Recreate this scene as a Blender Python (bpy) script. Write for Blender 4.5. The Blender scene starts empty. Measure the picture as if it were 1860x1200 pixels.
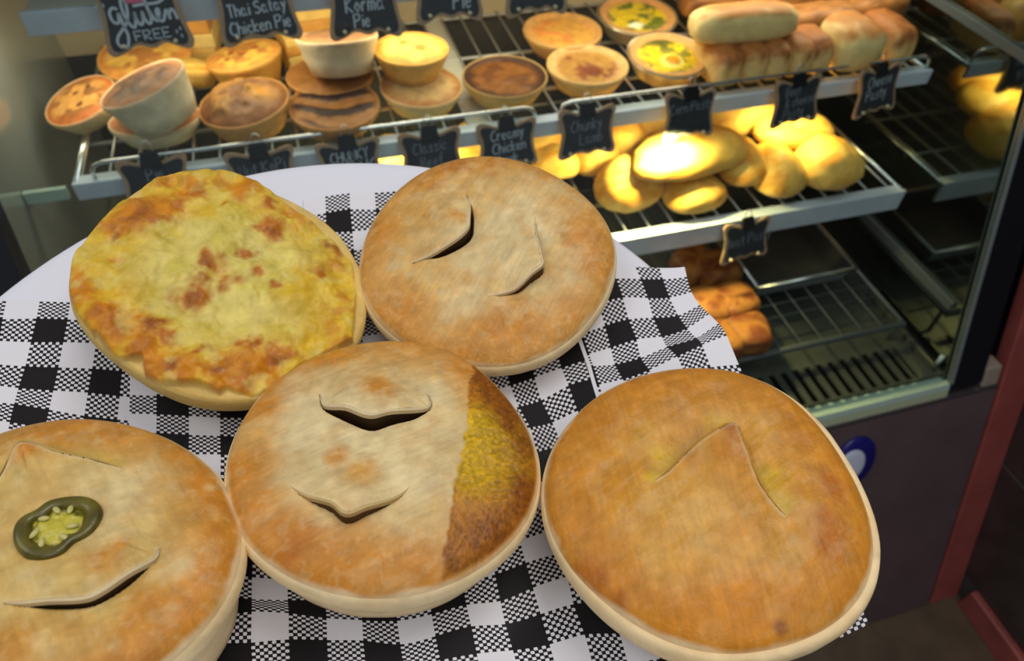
import bpy, bmesh, math, random
import numpy as np
from mathutils import Vector, Matrix, Euler

# ------------------------------------------------------------------ camera, world, lights, exposure
SC = bpy.context.scene
COL = SC.collection
F = 1276.0
_X = np.array([5910, -1160, 1276.0]); _X /= np.linalg.norm(_X)
_Y = np.array([-560, -1450, 1276.0]); _Y -= _Y.dot(_X) * _X; _Y /= np.linalg.norm(_Y)
_Z = -np.cross(_X, _Y)
if _Z[1] > 0:
    _Z = -_Z
RW = np.stack([_X, _Y, _Z])            # camera axes (right, down, forward) -> world
CAM = np.array([0.0, 0.0, 1.6])

cd = bpy.data.cameras.new('camera'); cam = bpy.data.objects.new('camera', cd); COL.objects.link(cam)
right, down, fwd = RW[:, 0], RW[:, 1], RW[:, 2]
cam.matrix_world = Matrix(((right[0], -down[0], -fwd[0], CAM[0]), (right[1], -down[1], -fwd[1], CAM[1]),
                           (right[2], -down[2], -fwd[2], CAM[2]), (0, 0, 0, 1)))
cd.sensor_width = 36; cd.lens = F / 1860 * 36; cd.clip_start = 0.01
cd.dof.use_dof = True; cd.dof.focus_distance = 0.285; cd.dof.aperture_fstop = 12.5
SC.camera = cam

w = bpy.data.worlds.new('room'); SC.world = w; w.use_nodes = True
bg = w.node_tree.nodes['Background']; bg.inputs[0].default_value = (0.86, 0.90, 1.0, 1); bg.inputs[1].default_value = 0.245

def light(name, kind, loc, energy, color=(1, 1, 1), size=0.3, size_y=None, target=None, spot=None, blend=0.5):
    ld = bpy.data.lights.new(name, kind); ld.energy = energy; ld.color = color
    if kind == 'AREA':
        ld.size = size
        if size_y: ld.shape = 'RECTANGLE'; ld.size_y = size_y
    else:
        ld.shadow_soft_size = size
    if kind == 'SPOT': ld.spot_size = spot; ld.spot_blend = blend
    o = bpy.data.objects.new(name, ld); COL.objects.link(o); o.location = loc
    if target is not None:
        o.rotation_euler = (Vector(target) - Vector(loc)).to_track_quat('-Z', 'Y').to_euler()
    return o

# ceiling panels of the shop, an added front fill, and the lamps inside the cabinet
light('ceiling_and_fill_light', 'AREA', (0.50, 0.30, 2.7), 7.2, (1.0, 0.97, 0.95), 0.7, 0.7, (0.1, 0.2, 1.3))
light('ceiling_and_fill_light', 'AREA', (-0.9, 0.4, 2.7), 5, (0.92, 0.95, 1.0), 0.8, 0.8, (0, 0.3, 1.3))
light('ceiling_and_fill_light', 'AREA', (0.15, -0.75, 2.7), 6.6, (1.0, 0.97, 0.95), 1.0, 1.0, (0, 0.2, 1.3))  # added soft fill from the viewer's side, brightens the front of the paper
light('shelf_strip_light', 'AREA', (0.30, 0.955, 1.205), 2.2, (1.0, 0.87, 0.64), 1.3, 0.05, (0.30, 0.97, 0.0))
light('heat_lamp_light', 'SPOT', (0.50, 0.805, 1.015), 20, (1.0, 0.80, 0.30), 0.02, None, (0.50, 0.82, 0.86), math.radians(150), 0.9)
light('heat_lamp_light', 'SPOT', (0.10, 0.90, 1.025), 9, (1.0, 0.80, 0.30), 0.02, None, (0.10, 0.92, 0.86), math.radians(150), 0.9)
light('heat_lamp_light', 'SPOT', (0.75, 0.88, 1.022), 3.2, (1.0, 0.80, 0.32), 0.02, None, (0.82, 0.9, 0.86), math.radians(140), 0.9)

SC.view_settings.view_transform = 'Standard'; SC.view_settings.look = 'None'
SC.view_settings.exposure = 0.0; SC.view_settings.gamma = 1.0; SC.view_settings.use_curve_mapping = False
SC.cycles.use_denoising = True
SC.cycles.max_bounces = 8; SC.cycles.transparent_max_bounces = 16

# ------------------------------------------------------------------ pixel helpers (real points at real distances)
def ray(u, v): return RW @ np.array([u - 930, v - 600, F])
def on_z(u, v, z): r = ray(u, v); return CAM + r * (z - CAM[2]) / r[2]
def on_y(u, v, y): r = ray(u, v); return CAM + r * y / r[1]
def on_x(u, v, x): r = ray(u, v); return CAM + r * x / r[0]
SLOPE = math.tan(math.radians(20))
def glass_y(z, off=0.0): return 0.886 + off - SLOPE * (1.6 - z)
def on_glass(u, v, off=0.0):
    r = ray(u, v); k = (0.886 + off) / (r[1] - SLOPE * r[2]); return CAM + k * r
def depth(p): return float((np.asarray(p) - CAM) @ fwd)
def on_plane(u, v, c, n): r = ray(u, v); return CAM + r * (np.dot(n, c - CAM) / np.dot(n, r))

# ------------------------------------------------------------------ noise and colour
_tab = {}
def vnoise(x, y, seed=0):
    if seed not in _tab: _tab[seed] = np.random.RandomState(seed).rand(256, 256)
    t = _tab[seed]; x = np.asarray(x, float); y = np.asarray(y, float)
    xi = np.floor(x).astype(int); yi = np.floor(y).astype(int); fx = x - xi; fy = y - yi
    fx = fx * fx * (3 - 2 * fx); fy = fy * fy * (3 - 2 * fy)
    a = t[xi & 255, yi & 255]; b = t[(xi + 1) & 255, yi & 255]; c = t[xi & 255, (yi + 1) & 255]; d = t[(xi + 1) & 255, (yi + 1) & 255]
    return (a * (1 - fx) + b * fx) * (1 - fy) + (c * (1 - fx) + d * fx) * fy
def fbm(x, y, seed=0, o=4):
    s = 0; a = 0.5; n = 0
    for i in range(o):
        s = s + a * vnoise(x * 2 ** i + 17.3 * i, y * 2 ** i + 5.1 * i, seed + i); n += a; a *= 0.5
    return s / n
def lin(c, gain=1.0):
    c = np.array(c, float) / 255
    return np.clip(np.where(c <= 0.04045, c / 12.92, ((c + 0.055) / 1.055) ** 2.4) * gain, 0, 0.95)
def sstep(a, b, x): t = np.clip((x - a) / (b - a), 0, 1); return t * t * (3 - 2 * t)

# ------------------------------------------------------------------ materials
MATS = {}
def mat(name, color, rough=0.5, metal=0.0, noise=0.0, nscale=40, bump=0.0, bscale=80, spec=0.5, emit=None, coat=0.0):
    if name in MATS: return MATS[name]
    m = bpy.data.materials.new(name); m.use_nodes = True; nt = m.node_tree; b = nt.nodes['Principled BSDF']
    b.inputs['Roughness'].default_value = rough; b.inputs['Metallic'].default_value = metal
    b.inputs['Specular IOR Level'].default_value = spec; b.inputs['Coat Weight'].default_value = coat
    tc = nt.nodes.new('ShaderNodeTexCoord')
    if color == 'attr':
        at_ = nt.nodes.new('ShaderNodeAttribute'); at_.attribute_name = 'Col'; src = at_.outputs['Color']
    else:
        rgb = nt.nodes.new('ShaderNodeRGB'); rgb.outputs[0].default_value = (*color, 1); src = rgb.outputs[0]
    if noise:
        nz = nt.nodes.new('ShaderNodeTexNoise'); nz.inputs['Scale'].default_value = nscale; nz.inputs['Detail'].default_value = 4
        nt.links.new(tc.outputs['Object'], nz.inputs['Vector'])
        mr = nt.nodes.new('ShaderNodeMapRange'); mr.inputs[1].default_value = 0.25; mr.inputs[2].default_value = 0.75
        mr.inputs[3].default_value = 1 - noise; mr.inputs[4].default_value = 1 + noise
        nt.links.new(nz.outputs[0], mr.inputs[0])
        mx = nt.nodes.new('ShaderNodeVectorMath'); mx.operation = 'SCALE'
        nt.links.new(src, mx.inputs[0]); nt.links.new(mr.outputs[0], mx.inputs['Scale']); src = mx.outputs[0]
    nt.links.new(src, b.inputs['Base Color'])
    if bump:
        nb = nt.nodes.new('ShaderNodeTexNoise'); nb.inputs['Scale'].default_value = bscale; nb.inputs['Detail'].default_value = 5
        nt.links.new(tc.outputs['Object'], nb.inputs['Vector'])
        bp = nt.nodes.new('ShaderNodeBump'); bp.inputs['Strength'].default_value = bump; bp.inputs['Distance'].default_value = 0.001
        nt.links.new(nb.outputs[0], bp.inputs['Height']); nt.links.new(bp.outputs[0], b.inputs['Normal'])
    if emit: b.inputs['Emission Color'].default_value = (*color, 1); b.inputs['Emission Strength'].default_value = emit
    MATS[name] = m; return m

def glass_mat(name, tint, refl=1.0, rough=0.0):
    m = bpy.data.materials.new(name); m.use_nodes = True; nt = m.node_tree; nt.nodes.clear()
    out = nt.nodes.new('ShaderNodeOutputMaterial'); tr = nt.nodes.new('ShaderNodeBsdfTransparent'); tr.inputs[0].default_value = (*tint, 1)
    gl = nt.nodes.new('ShaderNodeBsdfGlossy'); gl.inputs['Roughness'].default_value = rough
    fr = nt.nodes.new('ShaderNodeFresnel'); fr.inputs['IOR'].default_value = 1.5
    mu = nt.nodes.new('ShaderNodeMath'); mu.operation = 'MULTIPLY'; mu.inputs[1].default_value = refl
    ge = nt.nodes.new('ShaderNodeNewGeometry'); nb = nt.nodes.new('ShaderNodeMath'); nb.operation = 'SUBTRACT'; nb.inputs[0].default_value = refl
    nt.links.new(ge.outputs['Backfacing'], nb.inputs[1]); nb.use_clamp = True; nt.links.new(nb.outputs[0], mu.inputs[1])
    mx = nt.nodes.new('ShaderNodeMixShader'); nt.links.new(fr.outputs[0], mu.inputs[0]); nt.links.new(mu.outputs[0], mx.inputs[0])
    nt.links.new(tr.outputs[0], mx.inputs[1]); nt.links.new(gl.outputs[0], mx.inputs[2]); nt.links.new(mx.outputs[0], out.inputs[0])
    return m

def gingham_mat():
    """printed greaseproof paper: white, black and 9 x 9 check squares, drawn from the sheet's own UVs"""
    m = bpy.data.materials.new('gingham_paper'); m.use_nodes = True; nt = m.node_tree; b = nt.nodes['Principled BSDF']
    L = nt.links.new
    def M(op, a, c=None, d=None):
        n = nt.nodes.new('ShaderNodeMath'); n.operation = op
        for i, x in enumerate((a, c, d)):
            if x is None: continue
            if isinstance(x, (int, float)): n.inputs[i].default_value = x
            else: L(x, n.inputs[i])
        return n.outputs[0]
    uv = nt.nodes.new('ShaderNodeUVMap'); sp = nt.nodes.new('ShaderNodeSeparateXYZ'); L(uv.outputs[0], sp.inputs[0])
    U = M('ADD', sp.outputs[0], 100); V = M('ADD', sp.outputs[1], 100)
    pu = M('MODULO', M('FLOOR', U), 2); pv = M('MODULO', M('FLOOR', V), 2)     # 0 = even
    black = M('MULTIPLY', M('SUBTRACT', 1, pu), pv)
    white = M('MULTIPLY', pu, M('SUBTRACT', 1, pv))
    su = M('MULTIPLY', U, 9); sv = M('MULTIPLY', V, 9)
    par = M('MODULO', M('ADD', M('FLOOR', su), M('FLOOR', sv)), 2)
    fu = M('SUBTRACT', M('FRACT', su), 0.5); fv = M('SUBTRACT', M('FRACT', sv), 0.5)
    d = M('ADD', M('POWER', M('ABSOLUTE', fu), 3), M('POWER', M('ABSOLUTE', fv), 3))
    dot = M('MULTIPLY', par, M('LESS_THAN', d, 0.14))
    mixed = M('SUBTRACT', M('SUBTRACT', 1, black), white)
    val = M('ADD', white, M('MULTIPLY', mixed, dot))
    nz = nt.nodes.new('ShaderNodeTexNoise'); nz.inputs['Scale'].default_value = 120
    mxc = nt.nodes.new('ShaderNodeMix'); mxc.data_type = 'RGBA'
    mxc.inputs['A'].default_value = (0.011, 0.0095, 0.0105, 1); mxc.inputs['B'].default_value = (0.78, 0.765, 0.80, 1)
    L(val, mxc.inputs['Factor']); L(mxc.outputs['Result'], b.inputs['Base Color'])
    b.inputs['Roughness'].default_value = 0.45; b.inputs['Specular IOR Level'].default_value = 0.14
    tc = nt.nodes.new('ShaderNodeTexCoord'); L(tc.outputs['Object'], nz.inputs['Vector'])
    bp = nt.nodes.new('ShaderNodeBump'); bp.inputs['Strength'].default_value = 0.25; bp.inputs['Distance'].default_value = 0.0008
    L(nz.outputs[0], bp.inputs['Height']); L(bp.outputs[0], b.inputs['Normal'])
    return m

M_CRUST = mat('baked_pastry', 'attr', 0.6, noise=0.10, nscale=160, bump=0.35, bscale=260, spec=0.18)
M_GLAZE = mat('glazed_pastry', 'attr', 0.38, noise=0.12, nscale=140, bump=0.32, bscale=620, spec=0.28)
M_CHEESE = mat('melted_cheese', 'attr', 0.40, noise=0.10, nscale=120, bump=0.30, bscale=240, spec=0.25)
M_SHELFPIE = mat('cabinet_pastry', 'attr', 0.5, noise=0.14, nscale=70, bump=0.5, bscale=120, spec=0.3)
M_PLATE = mat('white_glazed_china', (0.80, 0.80, 0.86), 0.18, spec=0.5)
M_WHITEPAPER = mat('plain_paper', (0.78, 0.765, 0.80), 0.45)
M_GINGHAM = gingham_mat()
M_GLASS = glass_mat('front_pane_glass', (0.90, 0.94, 0.92), 1.0)
M_GUARD = glass_mat('clear_guard_sheet', (0.93, 0.95, 0.93), 1.0)
M_RACKW = mat('dark_rack_wire', (0.13, 0.14, 0.14), 0.4, metal=0.4)
M_SIDERAIL = mat('dull_side_rail', (0.15, 0.17, 0.18), 0.5, metal=0.2)
M_MIRROR = mat('dark_side_glass', (0.30, 0.33, 0.29), 0.07, metal=1.0)
M_SIDEL = mat('hazy_side_glass', (0.48, 0.53, 0.49), 0.16, metal=0.5)  # paler than the right panel: reflected haze put into the base colour
M_ALU = mat('brushed_aluminium', (0.55, 0.64, 0.76), 0.42, metal=0.05, noise=0.08, nscale=30)
M_STEEL = mat('dark_stainless_steel', (0.13, 0.088, 0.094), 0.36, metal=0.15, noise=0.15, nscale=8)
M_CHROME = mat('chrome_wire', (0.72, 0.74, 0.76), 0.22, metal=1.0)
M_WIRE = mat('coated_wire', (0.52, 0.53, 0.52), 0.35, metal=0.6)
M_DECK = mat('deck_steel', (0.055, 0.062, 0.056), 0.45, metal=0.15, noise=0.2, nscale=12)
M_BLACK = mat('black_plastic', (0.006, 0.007, 0.010), 0.35)
M_CREAM = mat('cream_back_panel', (0.62, 0.52, 0.34), 0.5, noise=0.06, nscale=6)
M_DARKWALL = mat('cabinet_inside_shade', (0.05, 0.048, 0.04), 0.5, noise=0.1, nscale=8)  # near-black base colour stands in for shade low inside the cabinet
M_RED = mat('red_brown_laminate', (0.30, 0.070, 0.058), 0.36, noise=0.18, nscale=14)
M_TILE = mat('dark_brown_tile', (0.050, 0.034, 0.031), 0.3, noise=0.3, nscale=18)
M_GROUT = mat('grout', (0.05, 0.045, 0.04), 0.8)
M_FLOOR = mat('brown_floor_vinyl', (0.105, 0.070, 0.040), 0.5, noise=0.3, nscale=14)
M_BOARD = mat('blackboard', (0.022, 0.027, 0.035), 0.6, noise=0.25, nscale=60)
M_WOODRIM = mat('wood_rim', (0.36, 0.24, 0.15), 0.6, noise=0.2, nscale=80)
M_CHALK = mat('chalk', (0.48, 0.55, 0.66), 0.9)
M_CHALKDIM = mat('faint_chalk', (0.20, 0.23, 0.29), 0.9)
M_PINK = mat('pink_chalk', (0.62, 0.14, 0.26), 0.9)
M_PEG = mat('pale_peg', (0.75, 0.62, 0.42), 0.5)
M_FOIL = mat('aluminium_foil', (0.66, 0.60, 0.46), 0.3, metal=0.8)
M_WHITEPL = mat('white_plastic_strip', (0.62, 0.62, 0.54), 0.5)
M_BLUE = mat('blue_plastic', (0.012, 0.012, 0.16), 0.25)
M_BADGEW = mat('badge_white', (0.62, 0.66, 0.80), 0.4)
M_CHANNEL = mat('glass_channel', (0.50, 0.56, 0.36), 0.4, metal=0.2)
M_LEDGE = mat('glass_edge', (0.42, 0.55, 0.48), 0.2)
M_BEIGE = mat('beige_cap', (0.30, 0.24, 0.19), 0.5)

# ------------------------------------------------------------------ object helpers
def link(o, parent=None):
    COL.objects.link(o)
    if parent is not None: o.parent = parent
    return o
def tag(o, label=None, cat=None, group=None, kind=None):
    if label: o['label'] = label
    if cat: o['category'] = cat
    if group: o['group'] = group
    if kind: o['kind'] = kind
    return o
def empty(name, loc=(0, 0, 0), label=None, cat=None, group=None, mw=None):
    o = bpy.data.objects.new(name, None); link(o); o.empty_display_size = 0.02
    if mw is not None: o.matrix_world = mw
    else: o.location = loc
    return tag(o, label, cat, group)
def meshobj(name, verts, faces, m, parent=None, smooth=False, cols=None, loc=None):
    me = bpy.data.meshes.new(name); me.from_pydata([tuple(map(float, v)) for v in verts], [], [tuple(map(int, f)) for f in faces]); me.update()
    me.materials.append(m)
    if smooth: me.polygons.foreach_set('use_smooth', [True] * len(me.polygons))
    if cols is not None: set_cols(me, cols)
    o = bpy.data.objects.new(name, me); link(o, parent)
    if loc is not None: o.location = loc
    return o
def set_cols(me, cols):
    a = me.color_attributes.new('Col', 'FLOAT_COLOR', 'POINT')
    c = np.ones((len(me.vertices), 4), np.float32); c[:, :3] = cols; a.data.foreach_set('color', c.ravel())
def box_geo(x0, x1, y0, y1, z0, z1):
    v = [(x, y, z) for x in (x0, x1) for y in (y0, y1) for z in (z0, z1)]
    f = [(0, 1, 3, 2), (4, 6, 7, 5), (0, 4, 5, 1), (2, 3, 7, 6), (0, 2, 6, 4), (1, 5, 7, 3)]
    return v, f
def bevel_mesh(o, wd, seg=2):
    bm = bmesh.new(); bm.from_mesh(o.data); bmesh.ops.recalc_face_normals(bm, faces=bm.faces)
    bmesh.ops.bevel(bm, geom=bm.edges[:], offset=wd, segments=seg, affect='EDGES', profile=0.5)
    bm.to_mesh(o.data); bm.free()
def box(name, x0, x1, y0, y1, z0, z1, m, parent=None, bev=0.0):
    c = Vector(((x0 + x1) / 2, (y0 + y1) / 2, (z0 + z1) / 2))
    v, f = box_geo(x0 - c.x, x1 - c.x, y0 - c.y, y1 - c.y, z0 - c.z, z1 - c.z)
    o = meshobj(name, v, f, m, parent)
    if bev: bevel_mesh(o, bev)
    o.location = c if parent is None else parent.matrix_basis.inverted() @ c
    return o
def slant(name, x0, x1, z0, z1, m, parent=None, off0=0.0, off1=0.01, bev=0.0):
    """slab lying in the sloping front plane, from z0 to z1, thickness from off0 to off1 behind it"""
    v = []
    for x in (x0, x1):
        for off in (off0, off1):
            for z in (z0, z1): v.append((x, glass_y(z, off), z))
    f = [(0, 1, 3, 2), (4, 6, 7, 5), (0, 4, 5, 1), (2, 3, 7, 6), (0, 2, 6, 4), (1, 5, 7, 3)]
    o = meshobj(name, v, f, m, parent)
    if parent is not None: o.matrix_parent_inverse = parent.matrix_basis.inverted()
    bm = bmesh.new(); bm.from_mesh(o.data); bmesh.ops.recalc_face_normals(bm, faces=bm.faces); bm.to_mesh(o.data); bm.free()
    if bev: bevel_mesh(o, bev)
    return o
def catmull(pts, n=6, closed=False):
    P = [np.array(p, float) for p in pts]; out = []; N = len(P)
    for i in range(N if closed else N - 1):
        p0 = P[(i - 1) % N] if closed or i > 0 else P[0]; p1 = P[i]; p2 = P[(i + 1) % N]
        p3 = P[(i + 2) % N] if closed or i + 2 < N else P[-1]
        for k in range(n):
            t = k / n
            out.append(0.5 * ((2 * p1) + (p2 - p0) * t + (2 * p0 - 5 * p1 + 4 * p2 - p3) * t * t + (3 * p1 - p0 - 3 * p2 + p3) * t ** 3))
    if not closed: out.append(P[-1])
    return out
def tube_geo(pts, r, seg=8):
    P = [Vector(p) for p in pts]; V = []; Fc = []
    up = Vector((0, 0, 1))
    for i, p in enumerate(P):
        t = (P[min(i + 1, len(P) - 1)] - P[max(i - 1, 0)]).normalized()
        a = t.cross(up)
        if a.length < 1e-3: a = t.cross(Vector((0, 1, 0)))
        a.normalize(); b = a.cross(t)
        for k in range(seg):
            th = 2 * math.pi * k / seg; V.append(p + a * math.cos(th) * r + b * math.sin(th) * r)
    for i in range(len(P) - 1):
        for k in range(seg):
            Fc.append((i * seg + k, i * seg + (k + 1) % seg, (i + 1) * seg + (k + 1) % seg, (i + 1) * seg + k))
    Fc.append(tuple(range(seg))[::-1]); Fc.append(tuple((len(P) - 1) * seg + k for k in range(seg)))
    return V, Fc
def tube(name, pts, r, m, parent=None, seg=8):
    v, f = tube_geo(pts, r, seg); o = meshobj(name, v, f, m, parent, smooth=True)
    if parent is not None: o.matrix_parent_inverse = parent.matrix_basis.inverted()
    return o

# ------------------------------------------------------------------ setting
fl = box('floor', -2.0, 2.2, -1.2, 2.0, -0.05, 0.0, M_FLOOR); tag(fl, 'brown vinyl floor in front of the cabinet', kind='structure')
wr = box('wall_right', 1.224, 1.32, -0.9, 1.6, 0.0, 2.0, M_GROUT); tag(wr, 'dark tiled side wall right of the cabinet', kind='structure')
tv, tf = box_geo(-0.002, 0.002, -0.1475, 0.1475, -0.1475, 0.1475)
tile0 = None
for iy in range(-2, 4):
    for iz in range(0, 6):
        y = 0.02 + 0.30 * iy; z = 0.07 + 0.15 + 0.30 * iz
        if tile0 is None:
            tile0 = meshobj('tile', tv, tf, M_TILE, wr); o = tile0; bevel_mesh(o, 0.0012, 1)
        else:
            o = bpy.data.objects.new('tile', tile0.data); link(o, wr)
        o.location = Vector((1.2225, y, z)) - wr.location
bb = box('baseboard_right', 1.205, 1.2235, -0.9, 0.29, 0.0, 0.066, M_RED, bev=0.003); tag(bb, 'red brown skirting board along the tiled side wall', kind='structure')
tr1 = slant('trim_1', 1.145, 1.220, 0.0, 1.75, M_RED, None, 0.0, 0.03, 0.003); tag(tr1, 'tall red brown trim board between cabinet and tiled wall', kind='structure')

# ------------------------------------------------------------------ cabinet carcass
cab = empty('display_cabinet', (0.35, 0.75, 0.0), 'heated glass-fronted bakery display cabinet with dark steel base', 'cabinet')
XL, XR, YB = -0.372, 1.012, 1.235
slant('front_glass', -0.347, XR + 0.006, 0.598, 1.46, M_GLASS, cab, 0.0, 0.006)
slant('glass_edge_strip', XR + 0.006, XR + 0.013, 0.60, 1.46, mat('strip_grey', (0.30, 0.34, 0.34), 0.3, metal=0.4), cab, -0.001, 0.009)
slant('corner_post', XR + 0.013, 1.095, 0.585, 1.46, M_BLACK, cab, 0.0, 0.03, 0.002)
slant('corner_post', -0.45, -0.347, 0.585, 1.46, M_BLACK, cab, 0.0, 0.03, 0.002)
slant('base_panel', -0.43, 1.135, 0.005, 0.566, M_STEEL, cab, 0.0, 0.012)
slant('base_top_edge', -0.43, 1.135, 0.566, 0.572, mat('steel_edge', (0.20, 0.18, 0.19), 0.3, metal=0.8), cab, -0.001, 0.02)
slant('end_cap', 1.097, 1.135, 0.573, 0.612, M_BEIGE, cab, 0.0, 0.03, 0.004)
slant('glass_channel', -0.35, XR + 0.008, 0.573, 0.588, M_CHANNEL, cab, 0.001, 0.02)
slant('glass_sill', -0.35, XR + 0.008, 0.588, 0.599, M_LEDGE, cab, 0.0005, 0.022)
box('back_wall', XL, XR, YB, YB + 0.02, 1.03, 1.46, M_CREAM, cab)
box('back_wall_shade', XL, XR, YB, YB + 0.02, 0.3, 1.03, M_DARKWALL, cab)  # lower part of the back wall, its shade put into the colour
box('side_glass', XL - 0.012, XL, 0.54, YB, 0.59, 1.46, M_SIDEL, cab)
box('shelf_bracket', XL + 0.001, -0.322, 0.843, 0.850, 1.030, 1.046, M_LEDGE, cab)
box('side_glass', XR, XR + 0.012, 0.54, YB, 0.59, 1.46, M_MIRROR, cab)
# side panels are trapezoids that follow the sloping front
for o in [c for c in cab.children if c.name.startswith('side_glass')]:
    for vv in o.data.vertices:
        wz = (o.matrix_world @ vv.co) if False else (Vector(o.location) + cab.location + vv.co)
        if wz.y < 0.8: vv.co.y += glass_y(wz.z, 0.012) - wz.y
box('cabinet_top', -0.43, 1.135, 0.835, YB + 0.02, 1.46, 1.48, M_BLACK, cab)
box('cabinet_bottom', XL, XR, 0.43, YB, 0.30, 0.32, M_DARKWALL, cab)
# deck with a slotted vent
DZ = 0.612
box('deck', XL, XR, 0.618, YB, DZ - 0.004, DZ, M_DECK, cab)
box('deck_front', XL, XR, glass_y(DZ, 0.014), 0.545, DZ - 0.004, DZ, M_DECK, cab)
box('deck_end', 0.955, XR, 0.545, 0.618, DZ - 0.004, DZ, M_DECK, cab)
sl0 = None; x = -0.30
while x < 0.955:
    if sl0 is None: o = sl0 = box('slat', x, x + 0.012, 0.545, 0.618, DZ - 0.004, DZ, M_DECK, cab)
    else:
        o = bpy.data.objects.new('slat', sl0.data); link(o, cab); o.location = sl0.location + Vector((x + 0.30, 0, 0))
    x += 0.0245
box('side_rail', XR - 0.008, XR - 0.001, 0.60, 1.20, 0.722, 0.738, M_SIDERAIL, cab)
box('side_rail', XR - 0.008, XR - 0.001, 0.72, 1.20, 1.118, 1.130, M_SIDERAIL, cab)
box('side_rail', XR - 0.02, XR - 0.012, 0.55, 0.75, DZ + 0.001, DZ + 0.012, M_DECK, cab)
tube('rail_pin', [on_z(1702, 660, DZ + 0.012), on_z(1702, 660, DZ + 0.012) + np.array([0, 0, 0.022])], 0.004, M_ALU, cab)

bp = on_glass(1548, 838); N_GL = np.array([0, -math.cos(math.radians(20)), math.sin(math.radians(20))])
def disc_on_front(name, m, r, h, cpos, parent=None, dome=0.3):
    a = np.array([1.0, 0, 0]); b = np.cross(N_GL, a); V = []; Fc = []; S = 40
    prof = [(r, 0), (r, h * 0.5), (r * 0.92, h * 0.85), (r * 0.6, h), (0.0, h * (1 + dome))]
    for rr, hh in prof[:-1]:
        for k in range(S):
            t = 2 * math.pi * k / S; V.append(rr * (a * math.cos(t) + b * 1.25 * math.sin(t)) + N_GL * hh)
    V.append(N_GL * prof[-1][1])
    for i in range(len(prof) - 2):
        for k in range(S): Fc.append((i * S + k, i * S + (k + 1) % S, (i + 1) * S + (k + 1) % S, (i + 1) * S + k))
    for k in range(S): Fc.append(((len(prof) - 2) * S + k, (len(prof) - 2) * S + (k + 1) % S, len(V) - 1))
    Fc.append(tuple(range(S))[::-1])
    return meshobj(name, V, Fc, m, parent, smooth=True, loc=cpos)
bd = disc_on_front('round_badge', M_BLUE, 0.047, 0.008, bp + N_GL * 0.0005)
tag(bd, 'round blue badge with white centre on the steel base panel', 'badge')
wd_ = disc_on_front('badge_centre', M_BADGEW, 0.029, 0.003, Vector((-0.010, 0, 0)) + Vector(N_GL * 0.0085), bd, 0.1); wd_['label'] = 'white badge centre'

# ------------------------------------------------------------------ wire shelves
def wire_shelf(label, z, y0, y1, x0, x1, lip_h, pitch, rod=None):
    t = empty('wire_shelf', ((x0 + x1) / 2, (y0 + y1) / 2, z - 0.01), label, 'shelf', 'wire shelves of the cabinet')
    lp = box('price_rail', x0, x1, y0 - 0.006, y0, z - lip_h + 0.004, z + 0.004, M_ALU, t, 0.001)
    box('rail_flange', x0, x1, y0, y0 + 0.016, z - 0.001, z + 0.002, M_ALU, t)
    w0 = None; x = x0 + 0.006; i = 0
    while x < x1:
        if w0 is None: w0 = o = tube('wire', [(0, y0 + 0.016, 0), (0, y1, 0)], 0.0018, M_WIRE, None, 6); o.parent = t
        else: o = bpy.data.objects.new('wire', w0.data); link(o, t)
        o.location = Vector((x - t.location.x, -t.location.y, z - 0.003 - t.location.z)); x += pitch
    for y in (y0 + 0.10, y0 + 0.22, y1 - 0.005):
        tube('cross_wire', [(x0, y, z - 0.0065), (x1, y, z - 0.0065)], 0.0028, M_WIRE, t, 6)
    for x in (x0 + 0.003, x1 - 0.003):
        tube('side_wire', [(x, y0, z - 0.001), (x, y1, z - 0.001)], 0.004, M_CHROME, t, 8)
    for xa, xb, h in (rod or []):
        yr = y0 + 0.004
        pts = [(xa, yr, z - 0.002), (xa, yr, z + h * 0.55), (xa + 0.004, yr, z + h * 0.85), (xa + 0.016, yr, z + h),
               ((xa + xb) / 2, yr, z + h), (xb - 0.016, yr, z + h), (xb - 0.004, yr, z + h * 0.85), (xb, yr, z + h * 0.55), (xb, yr, z - 0.002)]
        tube('retaining_rod', pts, 0.0026, M_CHROME, t, 8)
        box('clear_guard', xa + 0.003, xb - 0.003, yr - 0.0006, yr + 0.0006, z + 0.003, z + h - 0.002, M_GUARD, t)
    return t
S1 = 1.048; S2 = 0.858
sh1 = wire_shelf('middle wire shelf holding the round pies and sausage rolls', S1, 0.845, 1.215, -0.312, 0.975, 0.024, 0.034,
                 [(-0.285, 0.297, 0.025), (0.335, 0.968, 0.025)])
box('white_strip', 0.205, 0.238, 0.862, 1.212, S1 - 0.010, S1 - 0.007, M_WHITEPL, sh1)
sh2 = wire_shelf('lower wire shelf holding the brightly lit golden pasties', S2, 0.776, 1.215, -0.312, 0.972, 0.040, 0.042)
sh0 = empty('top_shelf', (0.33, 1.06, 1.225), 'top solid shelf whose rail carries the large name tags', 'shelf')
box('price_rail', -0.300, 0.985, 0.905, 0.911, 1.209, 1.236, M_ALU, sh0, 0.001)
box('shelf_plate', -0.300, 0.985, 0.911, 1.225, 1.224, 1.228, M_WHITEPL, sh0)
S3 = 0.665
sh3 = empty('bottom_rack', (0.32, 0.9, S3), 'bottom wire rack carrying the metal tray and browned pastries', 'rack')
tube('front_rail', [(-0.31, 0.63, S3), (0.965, 0.63, S3)], 0.006, M_SIDERAIL, sh3)
for y in (0.705, 0.735, 0.80, 0.95, 1.15): tube('cross_wire', [(-0.31, y, S3), (0.965, y, S3)], 0.0024, M_RACKW, sh3, 6)
w0 = None; x = -0.30
while x < 0.97:
    if w0 is None: w0 = o = tube('wire', [(0, 0.63, 0), (0, 1.18, 0)], 0.0016, M_RACKW, None, 6); o.parent = sh3
    else: o = bpy.data.objects.new('wire', w0.data); link(o, sh3)
    o.location = Vector((x - 0.32, -0.9, 0.003)); x += 0.042
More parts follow.
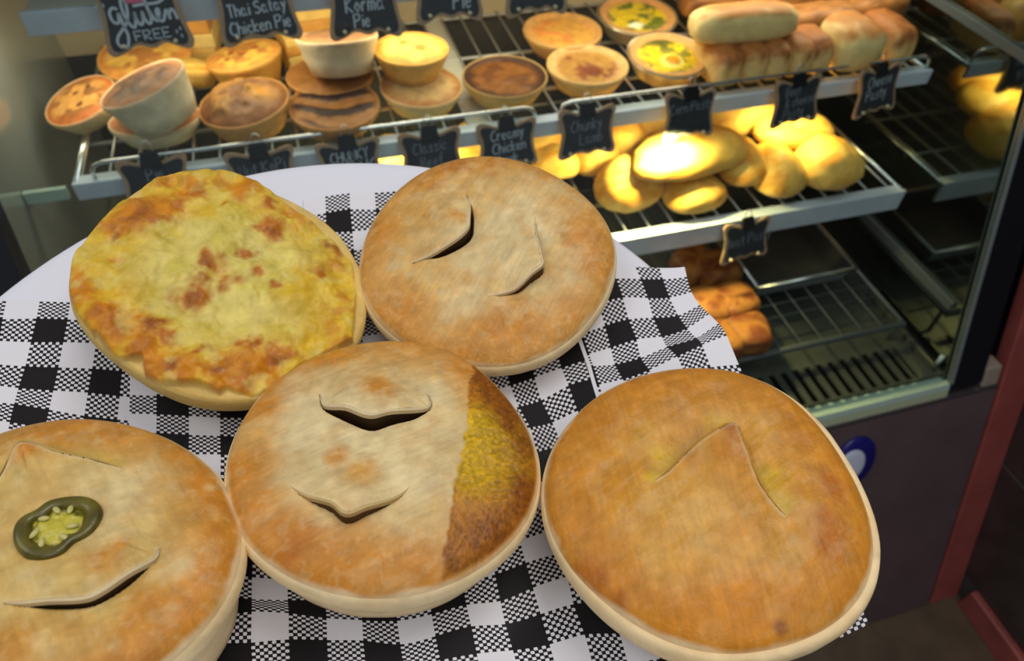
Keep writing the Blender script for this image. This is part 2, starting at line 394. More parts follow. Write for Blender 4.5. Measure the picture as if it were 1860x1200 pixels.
for x in (-0.31, 0.965):
    tube('side_wire', [(x, 0.63, S3), (x, 1.18, S3)], 0.004, M_RACKW, sh3)
    for y in (0.64, 1.15): tube('foot', [(x, y, S3), (x, y, DZ + 0.0005)], 0.004, M_RACKW, sh3)

# metal tray
tx0, tx1, ty0, ty1, tz0, tz1 = 0.712, 0.925, 0.745, 0.93, S3 + 0.006, S3 + 0.044
tray = empty('metal_tray', ((tx0 + tx1) / 2, (ty0 + ty1) / 2, tz0), 'empty square metal baking tray on the bottom rack', 'tray')
cx_, cy_ = (tx0 + tx1) / 2, (ty0 + ty1) / 2
def rectring(hx, hy, z): return [(-hx, -hy, z), (hx, -hy, z), (hx, hy, z), (-hx, hy, z)]
hx, hy = (tx1 - tx0) / 2, (ty1 - ty0) / 2
rings = [rectring(hx - .014, hy - .014, 0), rectring(hx - .004, hy - .004, tz1 - tz0), rectring(hx - .006, hy - .006, tz1 - tz0), rectring(hx - .016, hy - .016, 0.002)]
V = [p for r_ in rings for p in r_]; Fc = []
for i in range(3):
    for k in range(4): Fc.append((i * 4 + k, i * 4 + (k + 1) % 4, (i + 1) * 4 + (k + 1) % 4, (i + 1) * 4 + k))
Fc += [(3, 2, 1, 0), (12, 13, 14, 15)]
meshobj('tray_pan', V[8:], [tuple(q - 8 for q in f_) for f_ in Fc if min(f_) >= 8], mat('tray_inside_shade', (0.055, 0.055, 0.052), 0.45, metal=0.3, noise=0.2, nscale=20), tray)  # dark copy of the tray metal, shade inside the pan put into colour
meshobj('tray_wall', V[:12], [f_ for f_ in Fc if max(f_) < 12], mat('tray_wall_lit', (0.30, 0.33, 0.37), 0.4, metal=0.3, noise=0.1, nscale=20), tray)  # lighter copy for the outer wall, its lit look put into colour
rp = [(-hx, -hy, tz1 - tz0), (hx, -hy, tz1 - tz0), (hx, hy, tz1 - tz0), (-hx, hy, tz1 - tz0), (-hx, -hy, tz1 - tz0)]
v, f = tube_geo(rp, 0.003, 8); meshobj('rolled_rim', v, f, M_CHROME, tray, smooth=True)

# ------------------------------------------------------------------ baked goods: disc height field and lathe
def disc_grid(n):
    g = np.linspace(-1, 1, n + 1); a, b = np.meshgrid(g, g, indexing='ij')
    r = np.where(np.abs(a) > np.abs(b), a, b); a2 = np.where(a == 0, 1e-12, a); b2 = np.where(b == 0, 1e-12, b)
    ph = np.where(np.abs(a) > np.abs(b), (math.pi / 4) * (b / a2), math.pi / 2 - (math.pi / 4) * (a / b2))
    X = r * np.cos(ph); Y = r * np.sin(ph)
    idx = np.arange((n + 1) ** 2).reshape(n + 1, n + 1)
    fc = np.stack([idx[:-1, :-1], idx[1:, :-1], idx[1:, 1:], idx[:-1, 1:]], -1).reshape(-1, 4)
    return X.ravel(), Y.ravel(), fc
_DG = {}
def dgrid(n):
    if n not in _DG: _DG[n] = disc_grid(n)
    return _DG[n]
def lathe(prof, seg, wob=None):
    V = []; Fc = []
    for i, (r, z) in enumerate(prof):
        for k in range(seg):
            t = 2 * math.pi * k / seg; rr = r * (1 + (wob(t, z) if wob else 0)); V.append((rr * math.cos(t), rr * math.sin(t), z))
    for i in range(len(prof) - 1):
        for k in range(seg): Fc.append((i * seg + k, (i + 1) * seg + k, (i + 1) * seg + (k + 1) % seg, i * seg + (k + 1) % seg))
    return V, Fc
def blend(C, col, wgt):
    return C * (1 - wgt[:, None]) + np.asarray(col)[None, :] * wgt[:, None]
def seg_dist(px, py, poly):
    """distance, side (+ = left of the path) and position 0..1 along an open path"""
    P = np.array(poly, float); L = np.r_[0, np.cumsum(np.hypot(*np.diff(P, axis=0).T))]
    best = np.full(px.shape, 1e9); side = np.zeros(px.shape); tt = np.zeros(px.shape); perp = np.zeros(px.shape)
    for i in range(len(P) - 1):
        d = P[i + 1] - P[i]; l2 = d @ d
        t = np.clip(((px - P[i, 0]) * d[0] + (py - P[i, 1]) * d[1]) / l2, 0, 1)
        qx = P[i, 0] + t * d[0]; qy = P[i, 1] + t * d[1]; dd = np.hypot(px - qx, py - qy)
        s = d[0] * (py - P[i, 1]) - d[1] * (px - P[i, 0]); mk = dd < best
        best = np.where(mk, dd, best); side = np.where(mk, np.sign(s), side); perp = np.where(mk, np.abs(s) / math.sqrt(l2), perp); tt = np.where(mk, (L[i] + t * math.sqrt(l2)) / L[-1], tt)
    seg_dist.perp = perp
    return best, side, tt
def seg_foot(px, py, poly):
    """nearest point on an open path and the path's left normal there"""
    P = np.array(poly, float); best = np.full(px.shape, 1e9); o = [np.zeros(px.shape) for _ in range(4)]
    for i in range(len(P) - 1):
        d = P[i + 1] - P[i]; L = math.hypot(*d)
        t = np.clip(((px - P[i, 0]) * d[0] + (py - P[i, 1]) * d[1]) / L ** 2, 0, 1); qx = P[i, 0] + t * d[0]; qy = P[i, 1] + t * d[1]
        mk = np.hypot(px - qx, py - qy) < best; best = np.where(mk, np.hypot(px - qx, py - qy), best)
        for k, val in enumerate((qx, qy, np.full(px.shape, -d[1] / L), np.full(px.shape, d[0] / L))): o[k] = np.where(mk, val, o[k])
    return o
def inside(px, py, poly):
    r = np.zeros(px.shape, bool); P = np.array(poly); j = len(P) - 1
    for i in range(len(P)):
        c = ((P[i, 1] > py) != (P[j, 1] > py)) & (px < (P[j, 0] - P[i, 0]) * (py - P[i, 1]) / (P[j, 1] - P[i, 1] + 1e-15) + P[i, 0])
        r ^= c; j = i
    return r
def frame(c, n):
    n = Vector(n).normalized(); a = (Vector((1, 0, 0)) - n * n.x).normalized(); b = n.cross(a)
    return Matrix(((a.x, b.x, n.x, c[0]), (a.y, b.y, n.y, c[1]), (a.z, b.z, n.z, c[2]), (0, 0, 0, 1)))

WARM = np.array([1.0, 0.935, 0.62])
G = 1.02 * WARM   # photograph colour -> albedo
LT = lin((218, 200, 160), 1.06 * np.array([1, .96, .80])); PALE = lin((214, 188, 140), 1.02 * np.array([1, .945, .74])); TAN = lin((206, 160, 98), G); GOLD = lin((200, 134, 52), G); DARK = lin((182, 102, 36), G)
RIMC = lin((230, 211, 174), 1.12 * np.array([1.0, 0.97, 0.86])); FILL = lin((92, 62, 34), 1.0)

class Pie:
    def __init__(s, px, py, dz, R, n, h):
        s.n = np.array(n, float); s.n /= np.linalg.norm(s.n); s.R = R; s.h = h
        s.c = None; s.co = None
    def place(s, c):
        s.c = np.array(c, float); s.mw = frame(s.c, s.n); s.inv = s.mw.inverted()
    def loc(s, u, v, up=0.0075):
        p = on_plane(u, v, s.c + s.n * up, s.n); q = s.inv @ Vector(p); return (q.x, q.y)
    def outline(s, pts, up=-0.003, K=5, lam=0.8):
        vc = np.mean([v for u, v in pts])
        q = np.array([s.loc(u, v, 0.0006 if v < vc - 40 else (up if v > vc + 60 else 0.0)) for u, v in pts]); th = np.arctan2(q[:, 1], q[:, 0]); r = np.hypot(q[:, 0], q[:, 1]) / s.R - 1
        A = np.concatenate([np.ones((len(th), 1))] + [np.stack([np.cos(k * th), np.sin(k * th)], 1) for k in range(1, K + 1)], 1)
        reg = np.diag([0.1] + [lam * 0.06 * k * k for k in range(1, K + 1) for _ in (0, 1)])
        s.co = np.linalg.solve(A.T @ A + reg, A.T @ r); s.K = K
    def rf(s, th):
        if s.co is None: return np.ones_like(th)
        o = s.co[0] + 0 * th
        for k in range(1, s.K + 1): o = o + s.co[2 * k - 1] * np.cos(k * th) + s.co[2 * k] * np.sin(k * th)
        return 1 + o
def pie_lid(P, name, parent, cuts, blobs, base, material, n=190, H=0.0075, dome=0.003, seed=1, rim_gold=0.6, extra=None, lumps=0.0012, edge=0.988, mot=1.0, mot_w=0.6):
    X, Y, fc = dgrid(n); rho = np.hypot(X, Y); th = np.arctan2(Y, X)
    wob = P.rf(th)
    edge = edge + (0.990 - edge) * sstep(-0.35, 0.5, np.sin(th - 0.45)); x = X * P.R * edge * wob; y = Y * P.R * edge * wob
    z = H * np.sqrt(np.clip(1 - rho ** 7, 0, 1)) + dome * (1 - rho ** 2)
    s = 1 / P.R
    z = z + (fbm(x * 55 + 9, y * 55 + 9, seed + 3, 3) - 0.5) * lumps * 2.2 * (1 - rho ** 8)
    n1 = fbm(x * 70, y * 70, seed + 7, 4); n2 = fbm(x * 260, y * 260, seed + 11, 3); n3 = fbm(x * 120 + 3, y * 420 + 3, seed + 15, 2)
    C = np.repeat(np.asarray(base)[None, :], len(x), 0)
    C = blend(C, GOLD, np.clip(sstep(0.50, 0.93, rho) * rim_gold * (0.35 + 1.3 * n1), 0, 1))
    for (u, v, r, col, a) in blobs:
        bx, by = P.loc(u, v); rr = r * depth(P.c) / F
        dd = np.hypot(x - bx, y - by) / rr + (n1 - 0.5) * 0.9 + (n2 - .5) * 0.3
        C = blend(C, col, np.clip(a * 1.1 * (1 - sstep(0.15, 1.15, dd)), 0, 1))
        if col is O1 or col is O2: C = blend(C, col * np.array([0.92, 0.82, 0.58]), np.clip(a * 0.75 * (1 - sstep(0.0, 0.75, dd)), 0, 1))
    m1 = fbm(x * 150 + 31, y * 150, seed + 21, 4); m2 = fbm(x * 480, y * 480 + 7, seed + 25, 2); ang = 0.4 + seed; st_ = fbm((x * math.cos(ang) + y * math.sin(ang)) * 90, (y * math.cos(ang) - x * math.sin(ang)) * 900, seed + 29, 2)
    C = blend(C, C.mean(0) * np.array([0.90, 0.78, 0.55]), np.clip((m1 - 0.53) * 2.2, 0, 0.26)); C = blend(C, LT * 1.05, np.clip((0.44 - m1) * 2.2, 0, 0.26) * mot * (1 - 0.5 * sstep(.6, .95, rho)))
    C = blend(C, LT * 1.1, np.clip((m2 - 0.68) * 3, 0, 0.13) * mot); C = C * (0.90 + 0.20 * st_)[:, None]
    wr_ = fbm((x * 0.94 + y * 0.34) * 40, (y * 0.94 - x * 0.34) * 190, seed + 33, 3); z = z + (wr_ - 0.5) * 0.0011 * (1 - rho ** 6) * mot_w
    C = C * (0.92 + 0.16 * wr_)[:, None] * (0.86 + 0.28 * n2)[:, None] * (0.94 + 0.12 * n3)[:, None]
    C = blend(C, RIMC, sstep(0.965, 1.0, rho + (n1 - 0.5) * 0.05) * 0.8)
    if extra: x, y, z, C = extra(P, x, y, z, C, rho, n1, n2)
    cell = 2.2 * P.R / n
    for (path, flap, tips, dn, Ld, dark, wd) in cuts:
        pts = catmull([P.loc(u, v) for u, v in path], 5)
        d, sd, t = seg_dist(x, y, pts); perp = seg_dist.perp; sd = sd * flap; ends = (t > 0.002) & (t < 0.998)
        # gather the mesh on both lips of the cut so that its wall is clean
        near = ends & (d < 0.85 * cell); qx, qy, nx, ny = seg_foot(x, y, pts)
        e = 0.00012 * sd * flap
        x = np.where(near, qx + nx * e, x); y = np.where(near, qy + ny * e, y); d = np.where(near, 0.00012, d)
        amp = sstep(0, 0.30, t) * sstep(0, 0.30, 1 - t); fl_ = sd > 0; P.cutdat = getattr(P, 'cutdat', [])
        lift = np.zeros(x.shape)
        for (u, v, up, L) in tips:
            bx, by = P.loc(u, v); lift = np.maximum(lift, up * np.exp(-((x - bx) ** 2 + (y - by) ** 2) / L ** 2))
        z = z + np.where(fl_, lift * (amp + (1 - amp) * sstep(0.0, 0.012, perp)), -dn * amp * np.exp(-(d / Ld) ** 1.2))
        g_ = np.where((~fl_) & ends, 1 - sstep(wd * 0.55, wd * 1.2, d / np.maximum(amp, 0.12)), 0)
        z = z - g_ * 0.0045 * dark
        C = blend(C, FILL * (0.35 if dark > 0.7 else 1.2), g_ * min(1, dark * 1.4))  # filling colour, painted darker in deep cuts for the shade there
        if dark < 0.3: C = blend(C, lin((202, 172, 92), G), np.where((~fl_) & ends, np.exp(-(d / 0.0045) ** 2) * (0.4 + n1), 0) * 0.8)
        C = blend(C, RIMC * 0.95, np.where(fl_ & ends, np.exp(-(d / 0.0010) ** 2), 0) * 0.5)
    o = meshobj(name, np.stack([x, y, z], 1), fc, material, parent, smooth=True, cols=np.clip(C, 0.004, 0.95))
    # the pastry's own cut edge along each raised flap: pale thickness above, filling below, darkened with painted gap shade
    for (path, flap, tips, dn, Ld, dark, wd) in cuts:
        pts = np.array(catmull([P.loc(u, v) for u, v in path], 5)); m = len(pts); tg = np.gradient(pts, axis=0); tg /= np.linalg.norm(tg, axis=1)[:, None]
        nrm_ = np.stack([-tg[:, 1], tg[:, 0]], 1) * -flap; zt = np.zeros(m); zb = np.zeros(m)      # towards the open side
        for i in range(m):
            dx = x - pts[i, 0]; dy = y - pts[i, 1]; sdd = dx * nrm_[i, 0] + dy * nrm_[i, 1]; nb = np.hypot(dx, dy) < 1.6 * cell
            a_ = z[nb & (sdd < 0)]; b_ = z[nb & (sdd > 0)]
            zt[i] = np.median(a_) if len(a_) else np.nan; zb[i] = b_.min() if len(b_) else np.nan
        ok = ~(np.isnan(zt) | np.isnan(zb))
        if ok.sum() < 4: continue
        zt = np.interp(np.arange(m), np.where(ok)[0], zt[ok]); zb = np.interp(np.arange(m), np.where(ok)[0], zb[ok])
        for _ in range(2): zt[1:-1] = (zt[:-2] + 2 * zt[1:-1] + zt[2:]) / 4; zb[1:-1] = (zb[:-2] + 2 * zb[1:-1] + zb[2:]) / 4
        hgt_ = np.maximum(zt - zb, 0.0002); th_ = np.minimum(hgt_ * (0.45 if dark > 0.7 else 0.75), 0.0022)
        rows = [(-0.0002, zt + 0.0001, 1.0), (0.0007, zt - 0.0002, 0.95), (0.0009, zt - th_, 0.8), (0.00065, zt - th_ - 0.0001, 0.0), (0.00065, zb - 0.0006, 0.0)]
        V = []; Cc = []
        for (off, zz, k_) in rows:
            for i in range(m):
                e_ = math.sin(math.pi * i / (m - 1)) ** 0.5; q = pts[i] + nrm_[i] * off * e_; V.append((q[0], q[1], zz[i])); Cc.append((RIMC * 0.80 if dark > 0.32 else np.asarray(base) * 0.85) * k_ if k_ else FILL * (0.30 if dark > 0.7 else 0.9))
        Fc = [(r_ * m + i, r_ * m + i + 1, (r_ + 1) * m + i + 1, (r_ + 1) * m + i) for r_ in range(len(rows) - 1) for i in range(m - 1)]
        meshobj('flap_edge', V, Fc, M_CRUST, parent, cols=np.clip(np.array(Cc), 0.003, 0.95))
    return o
def pie_base(P, name, parent, seed=1, tint=RIMC, gold=0.25, rimt=0.0085, taper=0.90, seg=144):
    R = P.R; h = P.h
    prof = [(0.90 * R, 0.0002), (0.965 * R, 0.0016), (0.990 * R, 0.0008), (1.003 * R, -0.0015), (1.008 * R, -0.004), (1.004 * R, -rimt * 0.75), (0.99 * R, -rimt),
            (0.965 * R, -rimt * 1.12), (0.945 * R, -rimt * 1.35), (0.93 * R, -rimt * 1.8), (0.92 * R, -h * 0.62), (0.905 * R, -h * 0.88), (taper * R, -h * 0.985), (taper * R - 0.004, -h), (0.001, -h)]
    def wob(t, z):
        k = float(P.rf(np.array([t]))[0]) - 1
        return k + 0.008 * (float(fbm(math.cos(t) * 5 + 8, math.sin(t) * 5 + 8 + z * 120, seed + 44, 2)) - 0.5)
    V, Fc = lathe(prof, seg, wob); V = np.array(V)
    n1 = fbm(V[:, 0] * 90 + 3, V[:, 1] * 90 + 3 + V[:, 2] * 200, seed + 50, 4)
    C = np.repeat(np.asarray(tint)[None, :], len(V), 0); C = blend(C, TAN, np.clip(gold * (n1 * 2 - 0.4), 0, 1))
    C *= (0.93 + 0.14 * fbm(V[:, 0] * 300, V[:, 1] * 300 + V[:, 2] * 400, seed + 51, 2))[:, None]
    return meshobj(name, V, Fc, M_CRUST, parent, smooth=True, cols=np.clip(C, 0, 0.95))

# ------------------------------------------------------------------ plate and gingham paper
PC = np.array([-0.021, 0.171]); PLR = 0.185
def surf(x, y):
    """height of the plate's upper face (and of the paper that follows it)"""
    rr = np.hypot(x - PC[0], y - PC[1]); t = np.clip((rr - 0.100) / 0.085, 0, 1)
    z = 1.3262 + 0.08 * (y - PC[1]) + 0.019 * t * t * (3 - 2 * t) * 0.6 + 0.019 * 0.4 * t
    return z + np.clip(rr - PLR, 0, 1) * 0.10
pl = empty('dinner_plate', (PC[0], PC[1], 1.318), 'large white round plate under the checked paper', 'plate')
V = []; Fc = []; S = 160; rs = [0.0, 0.05, 0.095, 0.11, 0.125, 0.14, 0.155, 0.17, 0.180, 0.1845]
prof = [(r, 0.0) for r in rs] + [(0.1862, -0.0012), (0.1855, -0.0034), (0.176, -0.0062), (0.14, -0.0075), (0.11, -0.0085), (0.08, -0.009), (0.0, -0.0075)]
for r, dz in prof:
    for k in range(S):
        t = 2 * math.pi * k / S; x = PC[0] + r * math.cos(t); y = PC[1] + r * math.sin(t)
        V.append((x - pl.location.x, y - pl.location.y, float(surf(x, y)) + dz - pl.location.z))
for i in range(len(prof) - 1):
    for k in range(S): Fc.append((i * S + k, (i + 1) * S + k, (i + 1) * S + (k + 1) % S, i * S + (k + 1) % S))
meshobj('plate_body', V, Fc, M_PLATE, pl, smooth=True)

def tps(src, dst, reg=0.0):
    s = np.array(src, float); d = np.array(dst, float); n = len(s)
    def U(r2): return np.where(r2 > 0, 0.5 * r2 * np.log(np.maximum(r2, 1e-12)), 0)
    K = U(((s[:, None] - s[None]) ** 2).sum(-1)) + reg * np.eye(n); Pm = np.c_[np.ones(n), s]
    A = np.block([[K, Pm], [Pm.T, np.zeros((3, 3))]]); W = np.linalg.solve(A, np.r_[d, np.zeros((3, 2))])
    def ev(q):
        q = np.asarray(q, float); return U(((q[:, None] - s[None]) ** 2).sum(-1)) @ W[:n] + np.c_[np.ones(len(q)), q] @ W[n:]
    return ev
def hit_surf(uvpx, off):
    out = []
    for u, v in uvpx:
        r = ray(u, v); z = 1.335
        for _ in range(14):
            p = CAM + r * (z - CAM[2]) / r[2]; z = 0.5 * z + 0.5 * (float(surf(p[0], p[1])) + off)
        p = CAM + r * (z - CAM[2]) / r[2]; out.append((p[0], p[1], float(surf(p[0], p[1])) + off))
    return np.array(out)
MAINCP = {(0, 0): (591, 357), (1, 0): (635, 351), (1, 1): (636, 380), (0, 1): (592, 387), (1, 2): (640, 420), (2, 1): (683, 381), (2, 0): (681, 350),
          (-7, 11): (228, 717), (-7, 12): (227, 751), (-6, 11): (284.5, 719), (-6, 12): (284.5, 752), (-5, 12): (343, 755), (-4, 12): (400, 758), (-6, 13): (284, 786),
          (-5, 13): (343, 789.5), (-4, 13): (400, 791.6), (-4, 14): (401, 825), (7, 12): (971, 685), (8, 12): (1020, 668), (8, 13): (1033, 700), (7, 13): (983, 727), (7, 14): (1003, 767),
          (6, 14): (963, 776), (5, 18): (945, 981), (5, 19): (955, 1022), (6, 19): (1007, 1007), (-3, 19): (457, 1088), (-2, 19): (523, 1090),
          (-3, 20): (457, 1110), (-2, 20): (524.5, 1113), (-1, 20): (593, 1122), (0, 20): (658, 1126), (1, 20): (721, 1127), (2, 20): (784, 1115), (3, 20): (847, 1098), (4, 20): (909, 1091),
          (5, 20): (968, 1067), (6, 20): (1030, 1047), (-3, 21): (456, 1167), (-2, 21): (525, 1161), (-1, 21): (594, 1162), (0, 21): (660, 1163), (1, 21): (727, 1170), (2, 21): (791, 1155),
          (3, 21): (856, 1137), (4, 21): (918, 1133), (5, 21): (982, 1115), (6, 21): (1042, 1097), (5, 22): (998, 1170), (6, 22): (1062, 1152), (7, 22): (1125, 1150)}
RIGHTCP = {(9, 12): (1070, 642), (10, 12): (1109, 631), (10, 13): (1117, 662), (9, 13): (1078, 665), (11, 12): (1156, 616), (12, 12): (1202, 611), (11, 13): (1164, 650),
           (11, 10): (1131, 540), (12, 10): (1177, 541), (12, 11): (1187, 577), (11, 11): (1142, 580), (12, 9): (1164, 507), (13, 9): (1204, 507), (13, 10): (1216, 540),
           (12, 8.4): (1154, 484), (13.9, 8.4): (1239, 485), (13, 11): (1232, 573), (13, 12): (1248, 596), (12, 13): (1212, 630), (13, 13): (1265, 614), (13, 14): (1275, 626), (12, 14): (1230, 647),
           (14, 14): (1320, 609), (13, 15): (1291, 667), (14, 15): (1342, 662), (14, 10): (1256, 530), (14, 12): (1288, 570), (7, 22): (1125, 1150), (6, 20): (1030, 1047),
           (14, 24): (1579, 1133), (13, 24): (1520, 1161)}
LEFTCP = {}
for (a, b), (x, y) in {(0, 0): (320, 78), (0, 1): (295, 215), (0, 2): (250, 405), (0, 3): (205, 600), (0, 4): (150, 775), (0, 5): (115, 905), (0, 6): (80, 1050), (1, 0): (565, 85), (1, 1): (545, 222),
                       (1, 2): (510, 405), (1, 3): (470, 610), (1, 4): (430, 795), (1, 5): (395, 950), (2, 2): (775, 415), (2, 3): (745, 620), (2, 4): (710, 812), (2, 5): (680, 1000),
                       (3, 3): (985, 640), (3, 4): (965, 840), (3, 5): (945, 1030), (-1, 0): (50, 75), (-1, 1): (20, 220), (-1, 2): (-10, 395), (-1, 3): (-70, 580)}.items():
    LEFTCP[(a, b)] = (x / 4.443, 530 + y / 4.443)
def paper(name, cp, u0, u1, v0, v1, off, label, border=None, res=5, skip=None):
    nu = max(2, int((u1 - u0) * res)); nv = max(2, int((v1 - v0) * res))
    gu = np.linspace(u0, u1, nu + 1); gv = np.linspace(v0, v1, nv + 1)
    if border: gu = np.r_[gu[0], gu[0] + border, gu[1:]]; nu += 1
    A, B = np.meshgrid(gu, gv, indexing='ij'); q = np.stack([A.ravel(), B.ravel()], 1)
    px = tps(list(cp.keys()), list(cp.values()), 0.002)(q); P3 = hit_surf(px, off)
    idx = np.arange(len(q)).reshape(nu + 1, nv + 1)
    fc = np.stack([idx[:-1, :-1], idx[:-1, 1:], idx[1:, 1:], idx[1:, :-1]], -1).reshape(-1, 4)
    if skip:
        qc = q[fc].mean(1); fc = fc[~skip(qc[:, 0], qc[:, 1])]
    o = meshobj(name, P3, fc, M_GINGHAM, None, smooth=True)
    o.data.materials.append(M_WHITEPAPER)
    uvl = o.data.uv_layers.new(name='UVMap'); loops = np.zeros(len(o.data.loops), int); o.data.loops.foreach_get('vertex_index', loops)
    uvl.data.foreach_set('uv', q[loops].ravel())
    if border:
        mi = np.zeros(len(fc), int); mi[:nv] = 1; o.data.polygons.foreach_set('material_index', mi)
    me = o.data; ctr = Vector(P3.mean(0)); me.transform(Matrix.Translation(-ctr)); o.location = ctr
    return tag(o, label, 'paper', 'sheets of checked paper on the plate')
paper('checked_paper', LEFTCP, -6, 3.45, 0, 9, 0.0006, 'black and white checked paper sheet at the left edge of the plate')
paper('checked_paper', MAINCP, -6.86, 8.95, 0, 25, 0.0012, 'black and white checked paper sheet under the middle pies', skip=lambda u, v: (v < 6) & ((u < -0.8) | (u > 4.4)))
paper('checked_paper', RIGHTCP, 8.74, 14, 8.4, 24, 0.0018, 'black and white checked paper sheet hanging past the right plate rim', border=0.16)

# ------------------------------------------------------------------ the five pies on the plate
FIT = {'cheese': ((-0.0539, 0.2572, 1.3721), (.20, -.24), 0.0625, .062), 'slit': ((0.0616, 0.2303, 1.3843), (-.10, -.22), 0.0640, .0585),
       'dusted': ((0.0013, 0.1528, 1.3609), (.10, 0.0), 0.0600, .060), 'pepper': ((-0.113, 0.1292, 1.377), (.14, .02), 0.0610, .0605), 'arrow': ((0.1139, 0.1032, 1.3619), (-.08, -.02), 0.0610, .061)}
OUTLINE = {'dusted': [(409,865),(709,620),(864,666),(974,812),(983,874),(970,936),(921,1006),(820,1073),(709,1101),(599,1090),(510,1051),(444,998),(422,794),(475,715),(586,644)],
 'arrow': [(984,897),(1016,787),(1080,723),(1176,677),(1291,671),(1383,687),(1465,742),(1534,824),(1580,907),(1598,989),(1589,1062),(1543,1136),(1474,1182),(1405,1200),(997,971),(1039,1053),(1107,1127),(1190,1182)],
 'slit': [(652,487),(668,420),(710,357),(780,308),(836,286),(902,287),(972,301),(1042,340),(1095,392),(1119,445),(1118,494),(1088,567),(1025,637),(955,669),(671,574),(703,609)],
 'cheese': [(119,522),(134,465),(165,434),(215,373),(265,334),(330,315),(407,321),(483,342),(560,384),(637,453),(663,530),(665,587),(652,618),(150,584),(184,630),(230,672),(292,706),(407,733),(476,733)],
 'pepper': [(0,790),(77,765),(172,761),(268,782),(345,817),(402,863),(433,924),(445,989),(437,1054),(414,1116),(383,1154),(337,1192)]}
PIES = {}
for k, (c, n2, R, R0) in FIT.items():
    p = Pie(0, 0, 0, R, (n2[0], n2[1], 1.0), 0.030)
    p.place(CAM + (np.array(c) - CAM) * (R / R0)); PIES[k] = p; p.outline(OUTLINE[k])
    # body height: reaches down until it meets the paper
    a = np.array(p.mw.to_3x3().col[0]); b = np.array(p.mw.to_3x3().col[1]); best = 1
    for t in np.linspace(0, 2 * math.pi, 48):
        for hh in np.linspace(0.015, 0.045, 61):
            q = p.c - p.n * hh + 0.88 * R * (a * math.cos(t) + b * math.sin(t))
            if q[2] <= float(surf(q[0], q[1])) + 0.0012: best = min(best, hh); break
    p.h = max(0.018, min(best, 0.040)); print('pie', k, 'height', round(p.h, 4), p.c)
def pie_root(k, label, tilt=None):
    P = PIES[k]; r = empty('round_pie', mw=P.mw, label=label, cat='pie', group='pies on the plate'); return P, r
def rootmesh(*a): pass

O1 = lin((202, 140, 60), G); O2 = lin((184, 114, 42), G); BR = lin((146, 88, 40), G); Y1 = lin((218, 182, 56), G); CRM = lin((222, 208, 136), G); GRN = lin((194, 180, 78), G); ORB = lin((206, 134, 28), G)

# -- dusted pie (middle)
P, r = pie_root('dusted', 'pale round pie with yellow-dusted right side and two open slits, middle of the plate')
def dust(P, x, y, z, C, rho, n1, n2):
    pts = [P.loc(u, v) for u, v in [(866, 640), (855, 690), (850, 746), (836, 830), (820, 909), (803, 1010), (797, 1075)]]
    d, sd, t = seg_dist(x, y, pts); sgn = d * sd                      # + = left of a path that runs down the picture = right side
    m_ = sstep(-0.0006, 0.0010, sgn + (n2 - 0.5) * 0.004) * (1 - sstep(0.955, 0.985, rho))
    g = fbm(x * 800, y * 800, 91, 3); g2 = fbm(x * 110, y * 110, 95, 3)
    yb = np.repeat(lin((178, 116, 28), G)[None], len(x), 0)
    yb = blend(yb, lin((206, 168, 14), G), np.clip((1 - sstep(0.010, 0.030, np.hypot(x - P.loc(872, 820)[0], y - P.loc(872, 820)[1]))) * (0.45 + g2), 0, 1))
    yb = blend(yb, lin((136, 78, 18), G), np.clip(sstep(0.62, 0.92, rho) * g2 * 1.7, 0, 0.95))
    yb *= (0.42 + 1.0 * g)[:, None]
    C = C * (1 - m_[:, None]) + yb * m_[:, None]; z = z + m_ * (g - 0.4) * 0.0007
    return x, y, z, C
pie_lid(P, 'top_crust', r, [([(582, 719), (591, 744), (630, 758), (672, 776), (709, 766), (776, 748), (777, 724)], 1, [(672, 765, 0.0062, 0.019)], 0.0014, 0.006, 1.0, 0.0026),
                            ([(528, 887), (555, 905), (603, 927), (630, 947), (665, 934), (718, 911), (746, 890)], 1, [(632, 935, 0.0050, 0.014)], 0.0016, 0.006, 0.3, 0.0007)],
        [(650, 800, 190, LT, 1.0), (690, 712, 45, O1, 0.85), (608, 838, 28, GOLD, 0.75), (656, 872, 42, TAN, 0.9), (445, 850, 60, O1, 0.8), (470, 780, 45, TAN, .7), (430, 905, 40, O1, .7), (524, 992, 75, O2, 0.75), (500, 960, 45, O1, .7),
         (640, 1010, 90, GOLD, 0.7), (753, 1024, 60, O1, 0.6), (690, 650, 110, TAN, 0.55), (600, 690, 60, PALE, 0.7), (790, 720, 50, LT, .8), (770, 870, 70, LT, .7), (560, 780, 60, LT, .6)], PALE, M_GLAZE, seed=3, rim_gold=0.95, extra=dust, n=230)
o = pie_base(P, 'pastry_base', r, 3); 
# -- slit pie (back right)
P, r = pie_root('slit', 'tan round pie with two curved slits and raised flaps, at the back of the plate')
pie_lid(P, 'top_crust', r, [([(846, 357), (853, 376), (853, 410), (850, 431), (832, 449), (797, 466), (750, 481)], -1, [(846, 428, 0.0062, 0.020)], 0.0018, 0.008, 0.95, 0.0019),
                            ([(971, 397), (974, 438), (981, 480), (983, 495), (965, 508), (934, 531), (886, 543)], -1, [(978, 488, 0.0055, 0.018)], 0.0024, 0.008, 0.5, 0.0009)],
        [(900, 440, 170, LT, 0.75), (790, 400, 60, TAN, 0.6), (838, 410, 26, O1, 0.65), (902, 590, 70, O1, 0.8), (960, 590, 60, O1, 0.5), (735, 560, 60, O1, 0.5), (1060, 430, 60, GOLD, 0.7), (1085, 480, 40, O1, 0.6),
         (780, 320, 50, O1, 0.6), (830, 295, 40, O2, 0.6), (890, 300, 40, O1, 0.5), (700, 420, 40, GOLD, 0.7), (985, 430, 26, LT, 0.9), (860, 545, 50, LT, 0.6), (850, 510, 20, GOLD, .4)], lin((210, 172, 116), G), M_GLAZE, seed=13, rim_gold=0.6, n=230)
